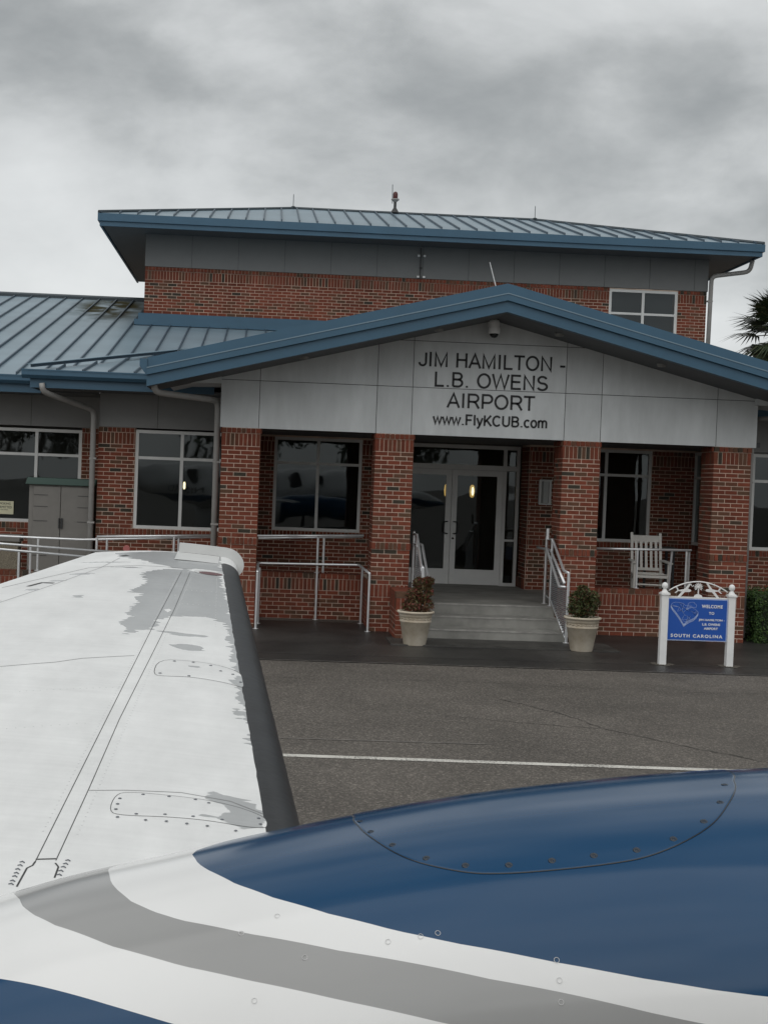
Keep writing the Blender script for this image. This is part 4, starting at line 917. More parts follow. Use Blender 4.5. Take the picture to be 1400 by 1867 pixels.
nc = [(4.19, .868), (4.235, .885), (4.275, .88), (4.28, .865), (4.305, .85), (4.30, .81), (4.25, .815), (4.16, .775), (4.19, .868)]
for i in range(len(nc)-1): seg(nc[i], nc[i+1])
for q in ((4.2, .86), (4.22, .85), (4.24, .84), (4.25, .83)): seg((4.16, .775), q, .0018)
ml_.build('state_map', 'signline', t)

# ------------------------------------------------------------------ rocking chair
t = empty('rocking_chair', (4.89, 1.35, .48), 'weathered white slatted rocking chair on the porch behind the handrail', 'chair')
def CP(x, y, z):      # chair-local: x right, y back, z up
    a_ = R(-6); return (4.89 + x*math.cos(a_)-y*math.sin(a_), 1.35 + x*math.sin(a_)+y*math.cos(a_), .48+z)
def bar(name, a_, b_, w_, h_, m='chairwhite'):
    a_, b_ = Vector(CP(*a_)), Vector(CP(*b_)); d_ = (b_-a_).normalized(); s_ = d_.cross(Vector((0, 0, 1)))
    if s_.length < .1: s_ = Vector(CP(1, 0, 0))-Vector(CP(0, 0, 0))
    s_.normalize(); MB().obox((a_+b_)/2, d_, s_, d_.cross(s_), (b_-a_).length, w_, h_).build(name, m, t, bevel=.004)
back = lambda z: .20 + (z-.42)*.28
for s_ in (-1, 1):
    bar('back_post', (s_*.245, .17, .04), (s_*.245, .20, .42), .045, .045); bar('back_post', (s_*.245, .20, .42), (s_*.245, back(1.2), 1.2), .045, .04)
    bar('front_leg', (s_*.285, -.27, .04), (s_*.285, -.27, .70), .045, .045)
    bar('armrest', (s_*.30, -.33, .715), (s_*.275, .27, .735), .085, .025)
    for k in range(6):
        y0, y1 = -.45+k*.17, -.45+(k+1)*.17; f_ = lambda y: .02+.16*(y*y)
        bar('rocker', (s_*.27, y0, f_(y0)), (s_*.27, y1+.005, f_(y1)), .03, .045)
    bar('side_rail', (s_*.262, -.27, .49), (s_*.25, .2, .475), .03, .05); bar('stretcher', (s_*.275, -.27, .2), (s_*.25, .18, .19), .025, .025)
bar('top_rail', (-.225, back(1.10)+.0, 1.10), (.225, back(1.10), 1.10), .03, .115)
bar('bottom_rail', (-.225, back(.58), .58), (.225, back(.58), .58), .03, .05)
for k in range(5):
    x = -.17+k*.085; bar('back_slat', (x, back(.58)+.003, .60), (x, back(1.05)+.003, 1.05), .045, .014)
for k in range(8):
    y = -.27+k*.062; bar('seat_slat', (-.275, y, .52-.012*math.sin(k/7*3.14)), (.275, y, .52-.012*math.sin(k/7*3.14)), .05, .016)
bar('front_rail', (-.27, -.285, .48), (.27, -.285, .48), .028, .045)
for z in (.345, .22): bar('stretcher', (-.27, -.27, z), (.27, -.27, z), .026, .026)
t = empty('side_table', (5.38, 2.7, .48), 'small dark side table behind the porch handrail right of the rocking chair', 'table')
MB().box(5.12, 5.72, 2.5, 3.0, 1.38, 1.41).build('table_top', mat('dark_table', (.03, .035, .03), .4), t)
for (x, y) in ((5.16, 2.54), (5.68, 2.54), (5.16, 2.96), (5.68, 2.96)): MB().box(x-.02, x+.02, y-.02, y+.02, .48, 1.38).build('leg', 'dark', t)

# ------------------------------------------------------------------ left ramp things
t = empty('storage_cabinet', (-5.27, 2.4, .5), 'tall taupe resin storage cabinet with a green lid by the left window', 'cabinet')
box('cabinet_body', 'cabinet', t, -5.80, -4.72, 2.15, 2.85, .5, 2.13)
for (xa, xb) in ((-5.72, -5.255), (-5.245, -4.74)):
    D = box('cabinet_door', 'cabinet', t, xa, xb, 2.115, 2.148, .55, 2.10, bevel=.006)
    for z in (.9, 1.2, 1.5, 1.75, 1.95):
        MB().box(xa+.01 if xa < -5.5 else xb-.22, xa+.25 if xa < -5.5 else xb-.01, 2.108, 2.116, z, z+.008).build('groove', 'seam', D)
    MB().box(-5.275 if xa < -5.5 else -5.235, -5.258 if xa < -5.5 else -5.205, 2.085, 2.116, 1.38, 1.56).build('handle', 'dark', D)
MB().prism([(-5.86, 2.07, 2.13), (-5.86, 2.93, 2.13), (-5.83, 2.93, 2.25), (-5.83, 2.09, 2.25)], (1.19, 0, 0)).build('lid', 'greenlid', t, bevel=.01)
t = empty('ash_urn', (-6.12, 2.3, .5), 'pebbled waste bin with a dark rim beside the storage cabinet', 'bin')
MB().box(-6.29, -5.96, 2.14, 2.46, .5, 1.12).build('bin_body', 'urn', t, bevel=.01)
MB().box(-6.32, -5.93, 2.11, 2.49, 1.12, 1.24).build('bin_lid', 'cabinet', t, bevel=.01)
t = MB().lathe((-6.42, .5, .36), [(.001, 0), (.10, 0), (.17, .12), (.20, .26), (.22, .38), (.23, .40), (.20, .39)], 24).build('glazed_planter', 'bluepot', smooth=True)
props(t, 'dark blue glazed planter at the left edge behind the wing', 'planter')
t = empty('standpipe', (-3.95, .8, .2), 'faded red round standpipe cap behind the wing tip', 'pipe')
MB().tube([(-3.95, .8, .22), (-3.95, .8, 1.10)], .03, 10).build('pipe', 'pinkred', t)
h_ = MB().lathe((0, 0, 0), [(.001, 0), (.05, .0), (.058, .01), (.058, .05), (.05, .06), (.001, .06)], 18).build('cap', 'pinkred', t, origin=(0, 0, 0)); h_.matrix_local = Matrix.Translation(Vector((-3.95, .77, 1.145))-WL[t.name]) @ Matrix.Rotation(R(90), 4, 'X')
t = MB().box(-3.60, -3.56, .79, .83, .22, 1.14).build('marker_stake', 'pinkred'); props(t, 'short pale red stake right of the round red cap behind the wing', 'stake')

# ------------------------------------------------------------------ hedge, palm, trees
t = empty('hedge', (7.5, .6, 0), 'clipped green hedge against the brick wall right of the porch', 'hedge')
hb = MB().box(6.42, 9.9, .05, 1.35, 0, .76).build('hedge_core', mat('hedge_dark', (.012, .02, .008), .9), t)
hl = MB(); rs = random.Random(5)
for _ in range(15000):
    f_ = rs.random()
    if f_ < .62: p_ = Vector((rs.uniform(6.3, 9.9), .03+rs.gauss(0, .05), rs.uniform(.0, .84)))
    elif f_ < .85: p_ = Vector((rs.uniform(6.3, 9.9), rs.uniform(0, 1.4), .80+rs.gauss(0, .035)))
    else: p_ = Vector((6.36+rs.gauss(0, .04), rs.uniform(0, 1.4), rs.uniform(.0, .84)))
    p_ += Vector((0, 0, 1))*0.03*noise.noise(p_*3) + Vector((0, -1, 0))*.07*noise.noise(p_*2.2)
    a_ = Vector((rs.uniform(-1, 1), rs.uniform(-1, 1), rs.uniform(-1, 1))).normalized(); b_ = a_.cross(Vector((rs.uniform(-1, 1), 1, rs.uniform(-1, 1)))).normalized(); s_ = rs.uniform(.012, .026)
    i = len(hl.v); hl.v += [tuple(p_-a_*s_), tuple(p_+b_*s_*.55), tuple(p_+a_*s_), tuple(p_-b_*s_*.55)]; hl.f.append((i, i+1, i+2, i+3))
hl.build('foliage', 'hedge', t, kind='stuff')

def palm(x, y, h, label, nf=64, L_=1.75, seed=2):
    t = empty('palmetto_palm', (x, y, 0), label, 'palm tree'); rs = random.Random(seed)
    MB().tube([(x, y, 0), (x+.1, y, h*.5), (x, y, h)], [.22, .17, .16], 12).build('trunk', 'bark', t, smooth=True)
    for k in range(nf):
        az_ = rs.uniform(0, 2*math.pi); el_ = R(rs.uniform(-50, 80)); d_ = Vector((math.cos(az_)*math.cos(el_), math.sin(az_)*math.cos(el_), math.sin(el_)))
        st = L_*rs.uniform(.35, .6); o_ = Vector((x, y, h)); hub = o_+d_*st - Vector((0, 0, .08*st)); side = d_.cross(Vector((0, 0, 1))).normalized(); up = side.cross(d_).normalized()
        mb = MB(); mb.tube([o_, hub], .018, 5)
        for j in range(21):
            f_ = R(-88 + j*8.8); ld = (d_*math.cos(f_) + side*math.sin(f_)).normalized(); ll = L_*.78*rs.uniform(.8, 1.05)*(.72+.28*math.cos(f_)); wv = up.cross(ld).normalized()*.042
            p1 = hub+ld*ll*.55 + up*.03; p2 = hub+ld*ll - Vector((0, 0, rs.uniform(.05, .25)*ll))
            mb.quad(hub-wv*.4, p1-wv, p1+wv, hub+wv*.4); mb.tri(p1-wv, p2, p1+wv)
        mb.build('frond', 'palmleaf', t)
palm(16.35, 25, 8.15, 'dark green palmetto palm rising behind the right end of the porch roof')

def tree(x, y, h, rad, label, seed):
    t = empty('oak_tree', (x, y, 0), label, 'tree', 'trees across the airfield'); rs = random.Random(seed)
    MB().tube([(x, y, 0), (x+.3, y, h*.5), (x, y, h*.8)], [.5, .35, .15], 8).build('trunk', 'bark', t)
    cl = [((x+rs.uniform(-rad, rad)*.6, y+rs.uniform(-rad, rad)*.6, h*rs.uniform(.45, .85)), (rad*.5, rad*.5, h*.18)) for _ in range(12)]
    lf = MB(); leaf_cloud(lf, cl, 2500, .55, rs); lf.build('crown', 'tree', t, kind='stuff')
for k, (x, y, h, r_) in enumerate(((-2, -120, 13, 9), (14, -135, 10, 8), (-30, -140, 12, 9), (36, -125, 11, 9))):
    tree(x, y, h, r_, ['tall broad oak far behind the aircraft, mirrored in the door transom', 'low oak far behind the aircraft to the right', 'oak far behind the aircraft to the left', 'oak at the far right across the airfield'][k], 20+k)

# ------------------------------------------------------------------ aircraft
A = empty('propeller_airplane', (-2, -20, 0), 'white, grey and dark blue airplane wing and engine nacelle in the foreground', 'airplane')
XB = lambda Y: -1.713 + (-1.972+1.713)*(Y+17.8)/(-13.71+17.8)
XT = lambda Y: -2.985 + .303*(Y+14.76)
PZ = lambda Y: 1.45 + .1*(Y+18.5)
def wz(X, Y):
    c = XB(Y)-XT(Y); t_ = min(max((XB(Y)-X)/c, 0), 1); return PZ(Y) + .03*c*math.sin(math.pi*t_)
def sdf(px, py, poly):
    dmin = 1e9; ins = False
    for i in range(len(poly)):
        x1, y1 = poly[i]; x2, y2 = poly[i-1]; ex, ey = x2-x1, y2-y1; L2 = ex*ex+ey*ey
        u_ = max(0, min(1, ((px-x1)*ex+(py-y1)*ey)/L2)) if L2 else 0
        dmin = min(dmin, (px-x1-ex*u_)**2+(py-y1-ey*u_)**2)
        if (y1 > py) != (y2 > py) and px < (x2-x1)*(py-y1)/(y2-y1)+x1: ins = not ins
    return math.sqrt(dmin)*(1 if ins else -1)
wetA = [(-2.16, -14.3), (-2.30, -14.38), (-2.32, -14.487), (-2.30, -14.80), (-2.333, -15.03), (-2.292, -15.06), (-2.301, -15.398), (-2.297, -15.717), (-2.262, -15.93), (-2.231, -15.86), (-2.165, -15.78), (-2.135, -15.5), (-2.12, -15.0), (-2.10, -14.28)]
wetF = [(-2.13, -14.3), (-1.951, -14.25), (-1.917, -14.641), (-1.869, -15.362), (-1.85, -15.75), (-1.88, -15.52), (-1.972, -15.42), (-2.15, -15.52), (-2.15, -14.9)]
wetT = [(-2.55, -13.8), (-2.2, -13.72), (-1.96, -13.72), (-1.95, -14.22), (-2.2, -14.26), (-2.35, -14.1), (-2.5, -13.95)]
wetG = [(-1.842, -17.70), (-1.76, -17.745), (-1.705, -17.80), (-1.695, -17.93), (-1.75, -17.955), (-1.83, -17.90), (-1.815, -17.83), (-1.845, -17.76)]
wetE = [(-1.90, -15.3), (-1.845, -15.3), (-1.77, -16.6), (-1.728, -17.4), (-1.75, -17.3), (-1.80, -16.6), (-1.86, -15.9)]
puddles = [(-1.985, -16.36, .05, .018), (-2.0, -16.05, .055, .05), (-2.03, -15.82, .06, .02), (-1.87, -16.40, .03, .02), (-1.86, -17.84, .012, .012), (-1.855, -17.88, .014, .012), (-2.72, -14.75, .03, .02), (-2.80, -15.0, .03, .02), (-2.55, -15.2, .02, .02), (-2.9, -15.3, .03, .02), (-2.62, -14.55, .04, .015), (-2.45, -14.33, .09, .012), (-2.55, -14.15, .08, .012), (-2.40, -14.02, .06, .02), (-1.80, -16.9, .02, .05)]
def wet(X, Y):
    s_ = max(sdf(X, Y, q) for q in (wetA, wetF, wetT, wetG, wetE))
    for (a_, b_, c_, d_) in puddles:
        s_ = max(s_, (1-math.hypot((X-a_)/c_, (Y-b_)/d_))*min(c_, d_))
    v_ = Vector((X*9, Y*42, 0)); jag = noise.noise(v_)*.030 + noise.noise(Vector((X*7, Y*9, 8)))*.03 + noise.noise(Vector((X*40, Y*130, 3)))*.014
    return s_ + jag*(1 if s_ > -.12 else .3)
YR, YT = -18.9, -13.72
ny, nc_ = 420, 120
wm = MB(); wattr = []
prof = []
for j in range(nc_+1): prof.append(('top', 1-j/nc_))
for j in range(1, 13): prof.append(('le', j/12))
for j in range(1, 13): prof.append(('bot', j/12))
NP = len(prof)
LEX, LEZ = .105, .078
for i in range(ny+1):
    Y = YR+(YT-YR)*i/ny; xb, xt = XB(Y), XT(Y); c = xb-xt; tip = 1-.1*(i/ny)
    for (kd, u_) in prof:
        if kd == 'top': X = xb-c*u_; Z = wz(X, Y); wattr.append(wet(X, Y))
        elif kd == 'le': X = xb+LEX*tip*math.sin(math.pi*u_*.92); Z = PZ(Y)-LEZ*tip*(1-math.cos(math.pi*u_*.92)); wattr.append(-1)
        else:
            X0 = xb+LEX*tip*math.sin(math.pi*.92); Z0 = PZ(Y)-LEZ*tip*(1-math.cos(math.pi*.92)); X = X0+(xt-X0)*u_; Z = Z0+(PZ(Y)-.004-Z0)*u_-.05*c*math.sin(math.pi*u_)*(1-u_); wattr.append(-1)
        wm.v.append((X, Y, Z))
for i in range(ny):
    for j in range(NP-1):
        a_ = i*NP+j; wm.f.append((a_, a_+NP, a_+NP+1, a_+1))
wm.f.append(tuple(ny*NP+j for j in range(NP)))
WHITE = (0.82, 0.825, 0.815)
def wing_material():
    m = bpy.data.materials.new('white_wing_paint'); m.use_nodes = True; t = m.node_tree; b = t.nodes['Principled BSDF']
    at = N(t, 'ShaderNodeAttribute', attribute_name='wet'); ml = N(t, 'ShaderNodeMath', operation='MULTIPLY_ADD', use_clamp=True, inp={1: 170.0, 2: 0.5}); t.links.new(at.outputs['Fac'], ml.inputs[0])
    co = N(t, 'ShaderNodeTexCoord'); mpn = N(t, 'ShaderNodeMapping', inp={3: (1.2, .5, 1)}); t.links.new(co.outputs['Object'], mpn.inputs[0])
    n = N(t, 'ShaderNodeTexNoise', inp={2: 4.0, 3: 8.0, 4: .65}); t.links.new(mpn.outputs[0], n.inputs[0])
    mr = N(t, 'ShaderNodeMapRange', inp={1: .3, 2: .7, 3: .87, 4: 1.05}); t.links.new(n.outputs[0], mr.inputs[0])
    mp2 = N(t, 'ShaderNodeMapping', inp={3: (3, 45, 1)}); t.links.new(co.outputs['Object'], mp2.inputs[0])
    n2 = N(t, 'ShaderNodeTexNoise', inp={2: 1.0, 3: 4.0}); t.links.new(mp2.outputs[0], n2.inputs[0])
    mr2 = N(t, 'ShaderNodeMapRange', inp={1: .35, 2: .7, 3: .97, 4: 1.02}); t.links.new(n2.outputs[0], mr2.inputs[0])
    mm = N(t, 'ShaderNodeMath', operation='MULTIPLY'); t.links.new(mr.outputs[0], mm.inputs[0]); t.links.new(mr2.outputs[0], mm.inputs[1])
    mx = N(t, 'ShaderNodeMix', data_type='RGBA', inp={6: (*WHITE, 1), 7: (.43, .44, .44, 1)}); t.links.new(ml.outputs[0], mx.inputs[0])
    vm = N(t, 'ShaderNodeVectorMath', operation='SCALE'); t.links.new(mx.outputs[2], vm.inputs[0]); t.links.new(mm.outputs[0], vm.inputs['Scale']); t.links.new(vm.outputs[0], b.inputs['Base Color'])
    rg = N(t, 'ShaderNodeMapRange', inp={3: .42, 4: .16}); t.links.new(ml.outputs[0], rg.inputs[0]); t.links.new(rg.outputs[0], b.inputs['Roughness'])
    b.inputs['Specular IOR Level'].default_value = .4
    nb = N(t, 'ShaderNodeTexNoise', inp={2: 4.0, 3: 2.0}); t.links.new(co.outputs['Object'], nb.inputs[0])
    bn = N(t, 'ShaderNodeBump', inp={0: .10, 1: .01}); t.links.new(nb.outputs[0], bn.inputs['Height']); t.links.new(bn.outputs[0], b.inputs['Normal'])
    return m
M['wing'] = wing_material()
W_ = wm.build('wing', 'wing', A, smooth=True)
at_ = W_.data.attributes.new('wet', 'FLOAT', 'POINT'); at_.data.foreach_set('value', wattr)
# rubber de-icing boot hugging the leading edge
bm_ = MB(); nb_ = 90; kk = 18
for i in range(nb_+1):
    Y = -18.02+(-13.96+18.02)*i/nb_; xb = XB(Y); tip = 1-.1*((Y-YR)/(YT-YR)); o_ = .004
    jg = .004*noise.noise(Vector((Y*14, 0, 0)))
    for k in range(kk+1):
        u_ = k/kk*.98 - .0; a_ = math.pi*u_*.92
        X = xb-.002+jg*(1-u_)+(LEX*tip+o_)*math.sin(a_); Z = PZ(Y)+o_-(LEZ*tip+o_)*(1-math.cos(a_))
        if k == 0: Z -= .0035
        bm_.v.append((X, Y, Z))
for i in range(nb_):
    for k in range(kk):
        a_ = i*(kk+1)+k; bm_.f.append((a_, a_+kk+1, a_+kk+2, a_+1))
bm_.build('deice_boot', 'rubber', W_, smooth=True)
# wing tip cap: a low lip that curls round the leading edge
tp = MB(); path = []; YC_ = -13.70
for u_ in [k/10 for k in range(11)]: X = -2.205+(XB(YC_)+2.205)*u_; path.append((X, wz(X, YC_)))
for k in range(1, 15):
    a_ = math.pi*.66*k/14; path.append((XB(YC_)+.097*math.sin(a_), PZ(YC_)-.058*(1-math.cos(a_))))
for i, (x, z) in enumerate(path):
    if i < len(path)-1: tx, tz = path[i+1][0]-x, path[i+1][1]-z
    l_ = math.hypot(tx, tz); nx, nz = -tz/l_, tx/l_; h_ = .050 if i < 14 else .050-.022*(i-14)/10
    tp.v += [(x-nx*.01, YC_-.02, z-nz*.01), (x+nx*h_, YC_-.02, z+nz*h_), (x+nx*h_, YC_+.03, z+nz*h_), (x-nx*.01, YC_+.03, z-nz*.01)]
for i in range(len(path)-1):
    for k in range(4):
        a_ = i*4+k; b_ = i*4+(k+1) % 4; tp.f.append((a_, b_, b_+4, a_+4))
tp.f.append((0, 1, 2, 3)); n4 = len(tp.v)-4; tp.f.append((n4+3, n4+2, n4+1, n4))
M['tipwhite'] = mat('tip_cap_paint', (.62, .625, .615), .45, noise_amt=.06)
tp.build('tip_cap', 'tipwhite', W_)
def on_wing(pts, dz): return [(x, y, wz(x, y)+dz) for x, y in pts]
def ribbon(pts, wd, dz, name, m, parent):
    mb = MB(); n = len(pts)
    for i, (x, y) in enumerate(pts):
        x2, y2 = pts[min(i+1, n-1)]; x1, y1 = pts[max(i-1, 0)]; d_ = Vector((x2-x1, y2-y1)).normalized(); nx, ny_ = -d_.y*wd/2, d_.x*wd/2
        mb.v += [(x+nx, y+ny_, wz(x+nx, y+ny_)+dz), (x-nx, y-ny_, wz(x-nx, y-ny_)+dz)]
    for i in range(n-1): mb.f.append((2*i, 2*i+1, 2*i+3, 2*i+2))
    return mb.build(name, m, parent)
def dense(pts, n=12):
    out_ = []
    for i in range(len(pts)-1):
        for k in range(n): out_.append((pts[i][0]+(pts[i+1][0]-pts[i][0])*k/n, pts[i][1]+(pts[i+1][1]-pts[i][1])*k/n))
    return out_+[pts[-1]]
tabp = [(-2.098, -14.02), (-1.965, -13.97)]
mb = MB(); n = 14; q = [(-2.21+(XB(-13.72)+2.21-.004)*k/n) for k in range(n+1)]
for x in q: mb.v += [(x, -13.71, wz(x, -13.71)+.004), (x, -14.0+(x+2.21)*.12, wz(x, -14.0)+.0035)]
for k in range(n): mb.f.append((2*k, 2*k+1, 2*k+3, 2*k+2))
mb.build('tip_plate', 'tipwhite', W_)
ribbon(dense([(-2.2, -13.74), (XB(-13.72), -13.735)], 10), .006, .0045, 'panel_seam', 'seam', W_)
sL, sR = [(-2.211, -18.282), (-2.2, -17.515), (-2.189, -16.733), (-2.174, -15.715), (-2.152, -14.584), (-2.148, -14.36)], [(-2.169, -18.265), (-2.162, -17.781), (-2.157, -17.124), (-2.134, -16.181), (-2.115, -15.351), (-2.105, -14.36)]
ribbon(dense(sL),   .0022, .0006, 'panel_seam', 'seam', W_); ribbon(dense(sR),   .0022, .0006, 'panel_seam', 'seam', W_)
ribbon(dense([(-2.212, -18.27), (-2.17, -18.256)], 3), .006, .0007, 'panel_seam', 'seam', W_)
ribbon(dense([(-2.211, -18.282), (-2.213, -18.305), (-2.222, -18.322), (-2.225, -18.424)], 3), .004, .0006, 'panel_seam', 'seam', W_)
ribbon(dense([(-2.168, -18.28), (-2.158, -18.30), (-2.157, -18.36)], 3), .004, .0006, 'panel_seam', 'seam', W_)
thin = mat('fine_seam', (.20, .20, .20), .7)
ribbon(dense([(-2.625, -16.583), (-2.455, -16.48), (-2.371, -16.394), (-2.196, -16.282)]), .004, .0006, 'panel_seam', thin, W_)
ribbon(dense([(-2.16, -17.79), (-2.068, -17.76), (-1.929, -17.731), (-1.799, -17.754), (-1.715, -17.82)]), .003, .0006, 'panel_seam', thin, W_)
ribbon(dense([(-2.95, -14.9), (-2.62, -14.35), (-2.40, -14.27), (-2.1, -14.25)]), .006, .0006, 'panel_seam', thin, W_)
ribbon(dense([(-2.93, -15.5), (-2.74, -14.95), (-2.56, -14.35), (-2.50, -14.0)]), .006, .0006, 'panel_seam', mat('aileron_gap', (.42, .42, .42), .6), W_)
ribbon(dense([(-2.83, -14.90), (-2.78, -14.80), (-2.72, -14.83)], 4), .022, .0012, 'aileron_hinge_gap', 'seam', W_)
ribbon(dense([(-2.50, -13.93), (-2.47, -13.90)], 3), .03, .0012, 'aileron_hinge_gap', 'seam', W_)
def smooth_closed(pts, it=2):
    for _ in range(it):
        o_ = []
        for i in range(len(pts)):
            p_, q = pts[i], pts[(i+1) % len(pts)]; o_ += [(.75*p_[0]+.25*q[0], .75*p_[1]+.25*q[1]), (.25*p_[0]+.75*q[0], .25*p_[1]+.75*q[1])]
        pts = o_
    return pts
def wing_panel(outline, wdt):
    o_ = smooth_closed(outline); cx_ = sum(p_[0] for p_ in o_)/len(o_); cy_ = sum(p_[1] for p_ in o_)/len(o_); mb = MB(); n = len(o_); rings = 8
    for r_ in range(rings+1):
        f_ = r_/rings
        for (x, y) in o_:
            X, Y = cx_+(x-cx_)*f_, cy_+(y-cy_)*f_; mb.v.append((X, Y, wz(X, Y)+(.0016 if r_ < rings else .0004)))
    for r_ in range(rings):
        for i in range(n): a_ = r_*n+i; b_ = r_*n+(i+1) % n; mb.f.append((a_, a_+n, b_+n, b_))
    pn = mb.build('access_panel', 'wing', W_, smooth=True)
    a2 = pn.data.attributes.new('wet', 'FLOAT', 'POINT'); a2.data.foreach_set('value', [wet(v[0], v[1]) for v in mb.v])
    cl = o_+[o_[0]]; ribbon(cl, wdt, .0008, 'panel_seam', 'seam', pn); return pn
pan1 = [(-2.06, -17.77), (-1.959, -17.763), (-1.85, -17.765), (-1.757, -17.80), (-1.70, -17.855), (-1.695, -17.915), (-1.748, -17.93), (-1.85, -17.913), (-1.954, -17.921), (-2.06, -17.946), (-2.094, -17.93), (-2.092, -17.80)]
pan2 = [(-2.105, -16.30), (-1.996, -16.268), (-1.899, -16.276), (-1.82, -16.33), (-1.783, -16.43), (-1.775, -16.58), (-1.843, -16.532), (-1.92, -16.512), (-1.99, -16.508), (-2.06, -16.536), (-2.108, -16.54)]
P1 = wing_panel(pan1, .0018); P2 = wing_panel(pan2, .0024)
scr = MB().lathe((0, 0, 0), [(.001, .0012), (.0032, .0012), (.0045, .0002)], 10); sme = bpy.data.meshes.new('screw_head'); sme.from_pydata(scr.v, [], scr.f); sme.materials.append(M['screw'])
def screw(x, y, par, s_=1.0):
    o_ = bpy.data.objects.new('screw', sme); link(o_, par, (x, y, wz(x, y)+.0018)); o_.scale = (s_, s_, s_)
for q in [(-2.077, -17.83), (-2.078, -17.872), (-2.078, -17.91), (-2.026, -17.928), (-1.957, -17.909), (-1.888, -17.901), (-1.816, -17.90), (-2.023, -17.782), (-1.957, -17.775), (-1.889, -17.776), (-1.854, -17.79), (-1.72, -17.9), (-1.725, -17.86)]: screw(*q, P1, 1.1)
for q in [(-2.047, -16.307), (-1.979, -16.29), (-1.875, -16.373), (-1.914, -16.308), (-2.083, -16.508), (-1.982, -16.500), (-1.83, -16.4), (-1.80, -16.5)]: screw(*q, P2, 1.4)
for q in [(-2.068, -17.962), (-2.0, -17.962), (-1.95, -17.955), (-1.90, -17.955), (-1.85, -17.955), (-1.78, -17.965)]: screw(*q, P1, 1.0)
for (x, y) in [(-2.237, -18.294), (-2.238, -18.313), (-2.239, -18.335), (-2.238, -18.356), (-2.238, -18.374), (-2.238, -18.398), (-2.238, -18.415), (-2.143, -18.261), (-2.145, -18.281), (-2.147, -18.3), (-2.149, -18.322), (-2.149, -18.344)]:
    z = wz(x, y); MB().tube([(x-.006, y, z+.001), (x, y+.002, z+.0025), (x+.005, y-.003, z+.001)], .0013, 6).build('bolt', 'screw', W_)
# faint rivet rows, raised a hair
rv = MB()
def rivets(p_, q, n):
    for k in range(n):
        x = p_[0]+(q[0]-p_[0])*k/(n-1); y = p_[1]+(q[1]-p_[1])*k/(n-1); z = wz(x, y); rv.lathe((x, y, z-.0002), [(.0028, 0), (.0022, .0009), (.0001, .0011)], 6)
for (p_, q, n) in (((-2.225, -18.1), (-2.16, -14.5), 120), ((-2.145, -18.1), (-2.09, -14.5), 120), ((-2.09, -15.2), (-1.92, -15.15), 8), ((-2.09, -14.85), (-1.93, -14.82), 8), ((-1.965, -14.4), (-1.925, -15.6), 34), ((-2.5, -16.9), (-2.2, -16.75), 16), ((-2.6, -17.4), (-2.25, -17.2), 16)): rivets(p_, q, n)
rv.build('rivets', 'wing', W_, kind='stuff')
# recessed red navigation lens near the tip
nv = MB(); o_ = [(-2.0+.062*math.cos(a_), -14.32+.042*math.sin(a_)) for a_ in [2*math.pi*k/24 for k in range(24)]]
nv.v = [(x, y, wz(x, y)+.002) for x, y in o_]; nv.f = [tuple(range(24))]; nv.build('red_lens', mat('navigation_lens', (.11, .015, .018), .25), W_)
nv = MB(); o_ = [(-2.01+.078*math.cos(a_), -14.30+.058*math.sin(a_)) for a_ in [2*math.pi*k/24 for k in range(24)]]
nv.v = [(x, y, wz(x, y)+.0012) for x, y in o_]; nv.f = [tuple(range(24))]; nv.build('lens_surround', 'tipwhite', W_)

# nacelle ---------------------------------------------------------------
NYC, NB, NE = -18.72, .42, .8
ZT = lambda X: 0.027*X**4 + 0.13*X**3 + 0.13*X**2 + 0.085*X + 1.869
def interp(x, tab):
    if x <= tab[0][0]: return tab[0][1]+(x-tab[0][0])*(tab[1][1]-tab[0][1])/(tab[1][0]-tab[0][0])
    for i in range(len(tab)-1):
        if x <= tab[i+1][0]: f_ = (x-tab[i][0])/(tab[i+1][0]-tab[i][0]); return tab[i][1]+(tab[i+1][1]-tab[i][1])*f_
    return tab[-1][1]+(x-tab[-1][0])*(tab[-1][1]-tab[-2][1])/(tab[-1][0]-tab[-2][0])
NA = lambda X: interp(X, [(-4, .2), (-3, .36), (-2.3, .40), (-1.0, .46), (.5, .48), (1.2, .42), (1.6, .28)])
TX = [-4.0, -3.6, -3.2]; 
def ztop(X):
    if X < -2.7: return 1.452 + (X+2.7)*.06
    if X > 0: return 1.869 - .10*X*X
    return ZT(X)
_c = [(-2.7, 1.452), (-2.5, 1.471), (-2.3, 1.525), (-2.1, 1.588), (-1.9, 1.637), (-1.7, 1.686), (-1.5, 1.730), (-1.3, 1.768), (-1.1, 1.796), (-.9, 1.819), (-.7, 1.836), (-.5, 1.848), (-.3, 1.856), (0, 1.869)]
def cr_interp(X):
    """Catmull-Rom through the crest heights"""
    if X <= _c[0][0]: return 1.452 + (X+2.7)*.08
    if X >= _c[-1][0]: return 1.869 - .10*X*X
    for i in range(len(_c)-1):
        if X <= _c[i+1][0]:
            p1, p2 = _c[i], _c[i+1]; p0 = _c[max(i-1, 0)]; p3 = _c[min(i+2, len(_c)-1)]; u_ = (X-p1[0])/(p2[0]-p1[0]); a_, b_, c_, d_ = p0[1], p1[1], p2[1], p3[1]
            return .5*(2*b_+(c_-a_)*u_+(2*a_-5*b_+4*c_-d_)*u_**2+(3*b_-a_-3*c_+d_)*u_**3)
def ns(X, ph, off=0.0):
    c_, s_ = math.cos(ph), math.sin(ph); a_ = NA(X)
    return Vector((X, NYC+(a_+off)*math.copysign(abs(c_)**NE, c_), cr_interp(X)-NB+(NB+off)*math.copysign(abs(s_)**NE, s_)))
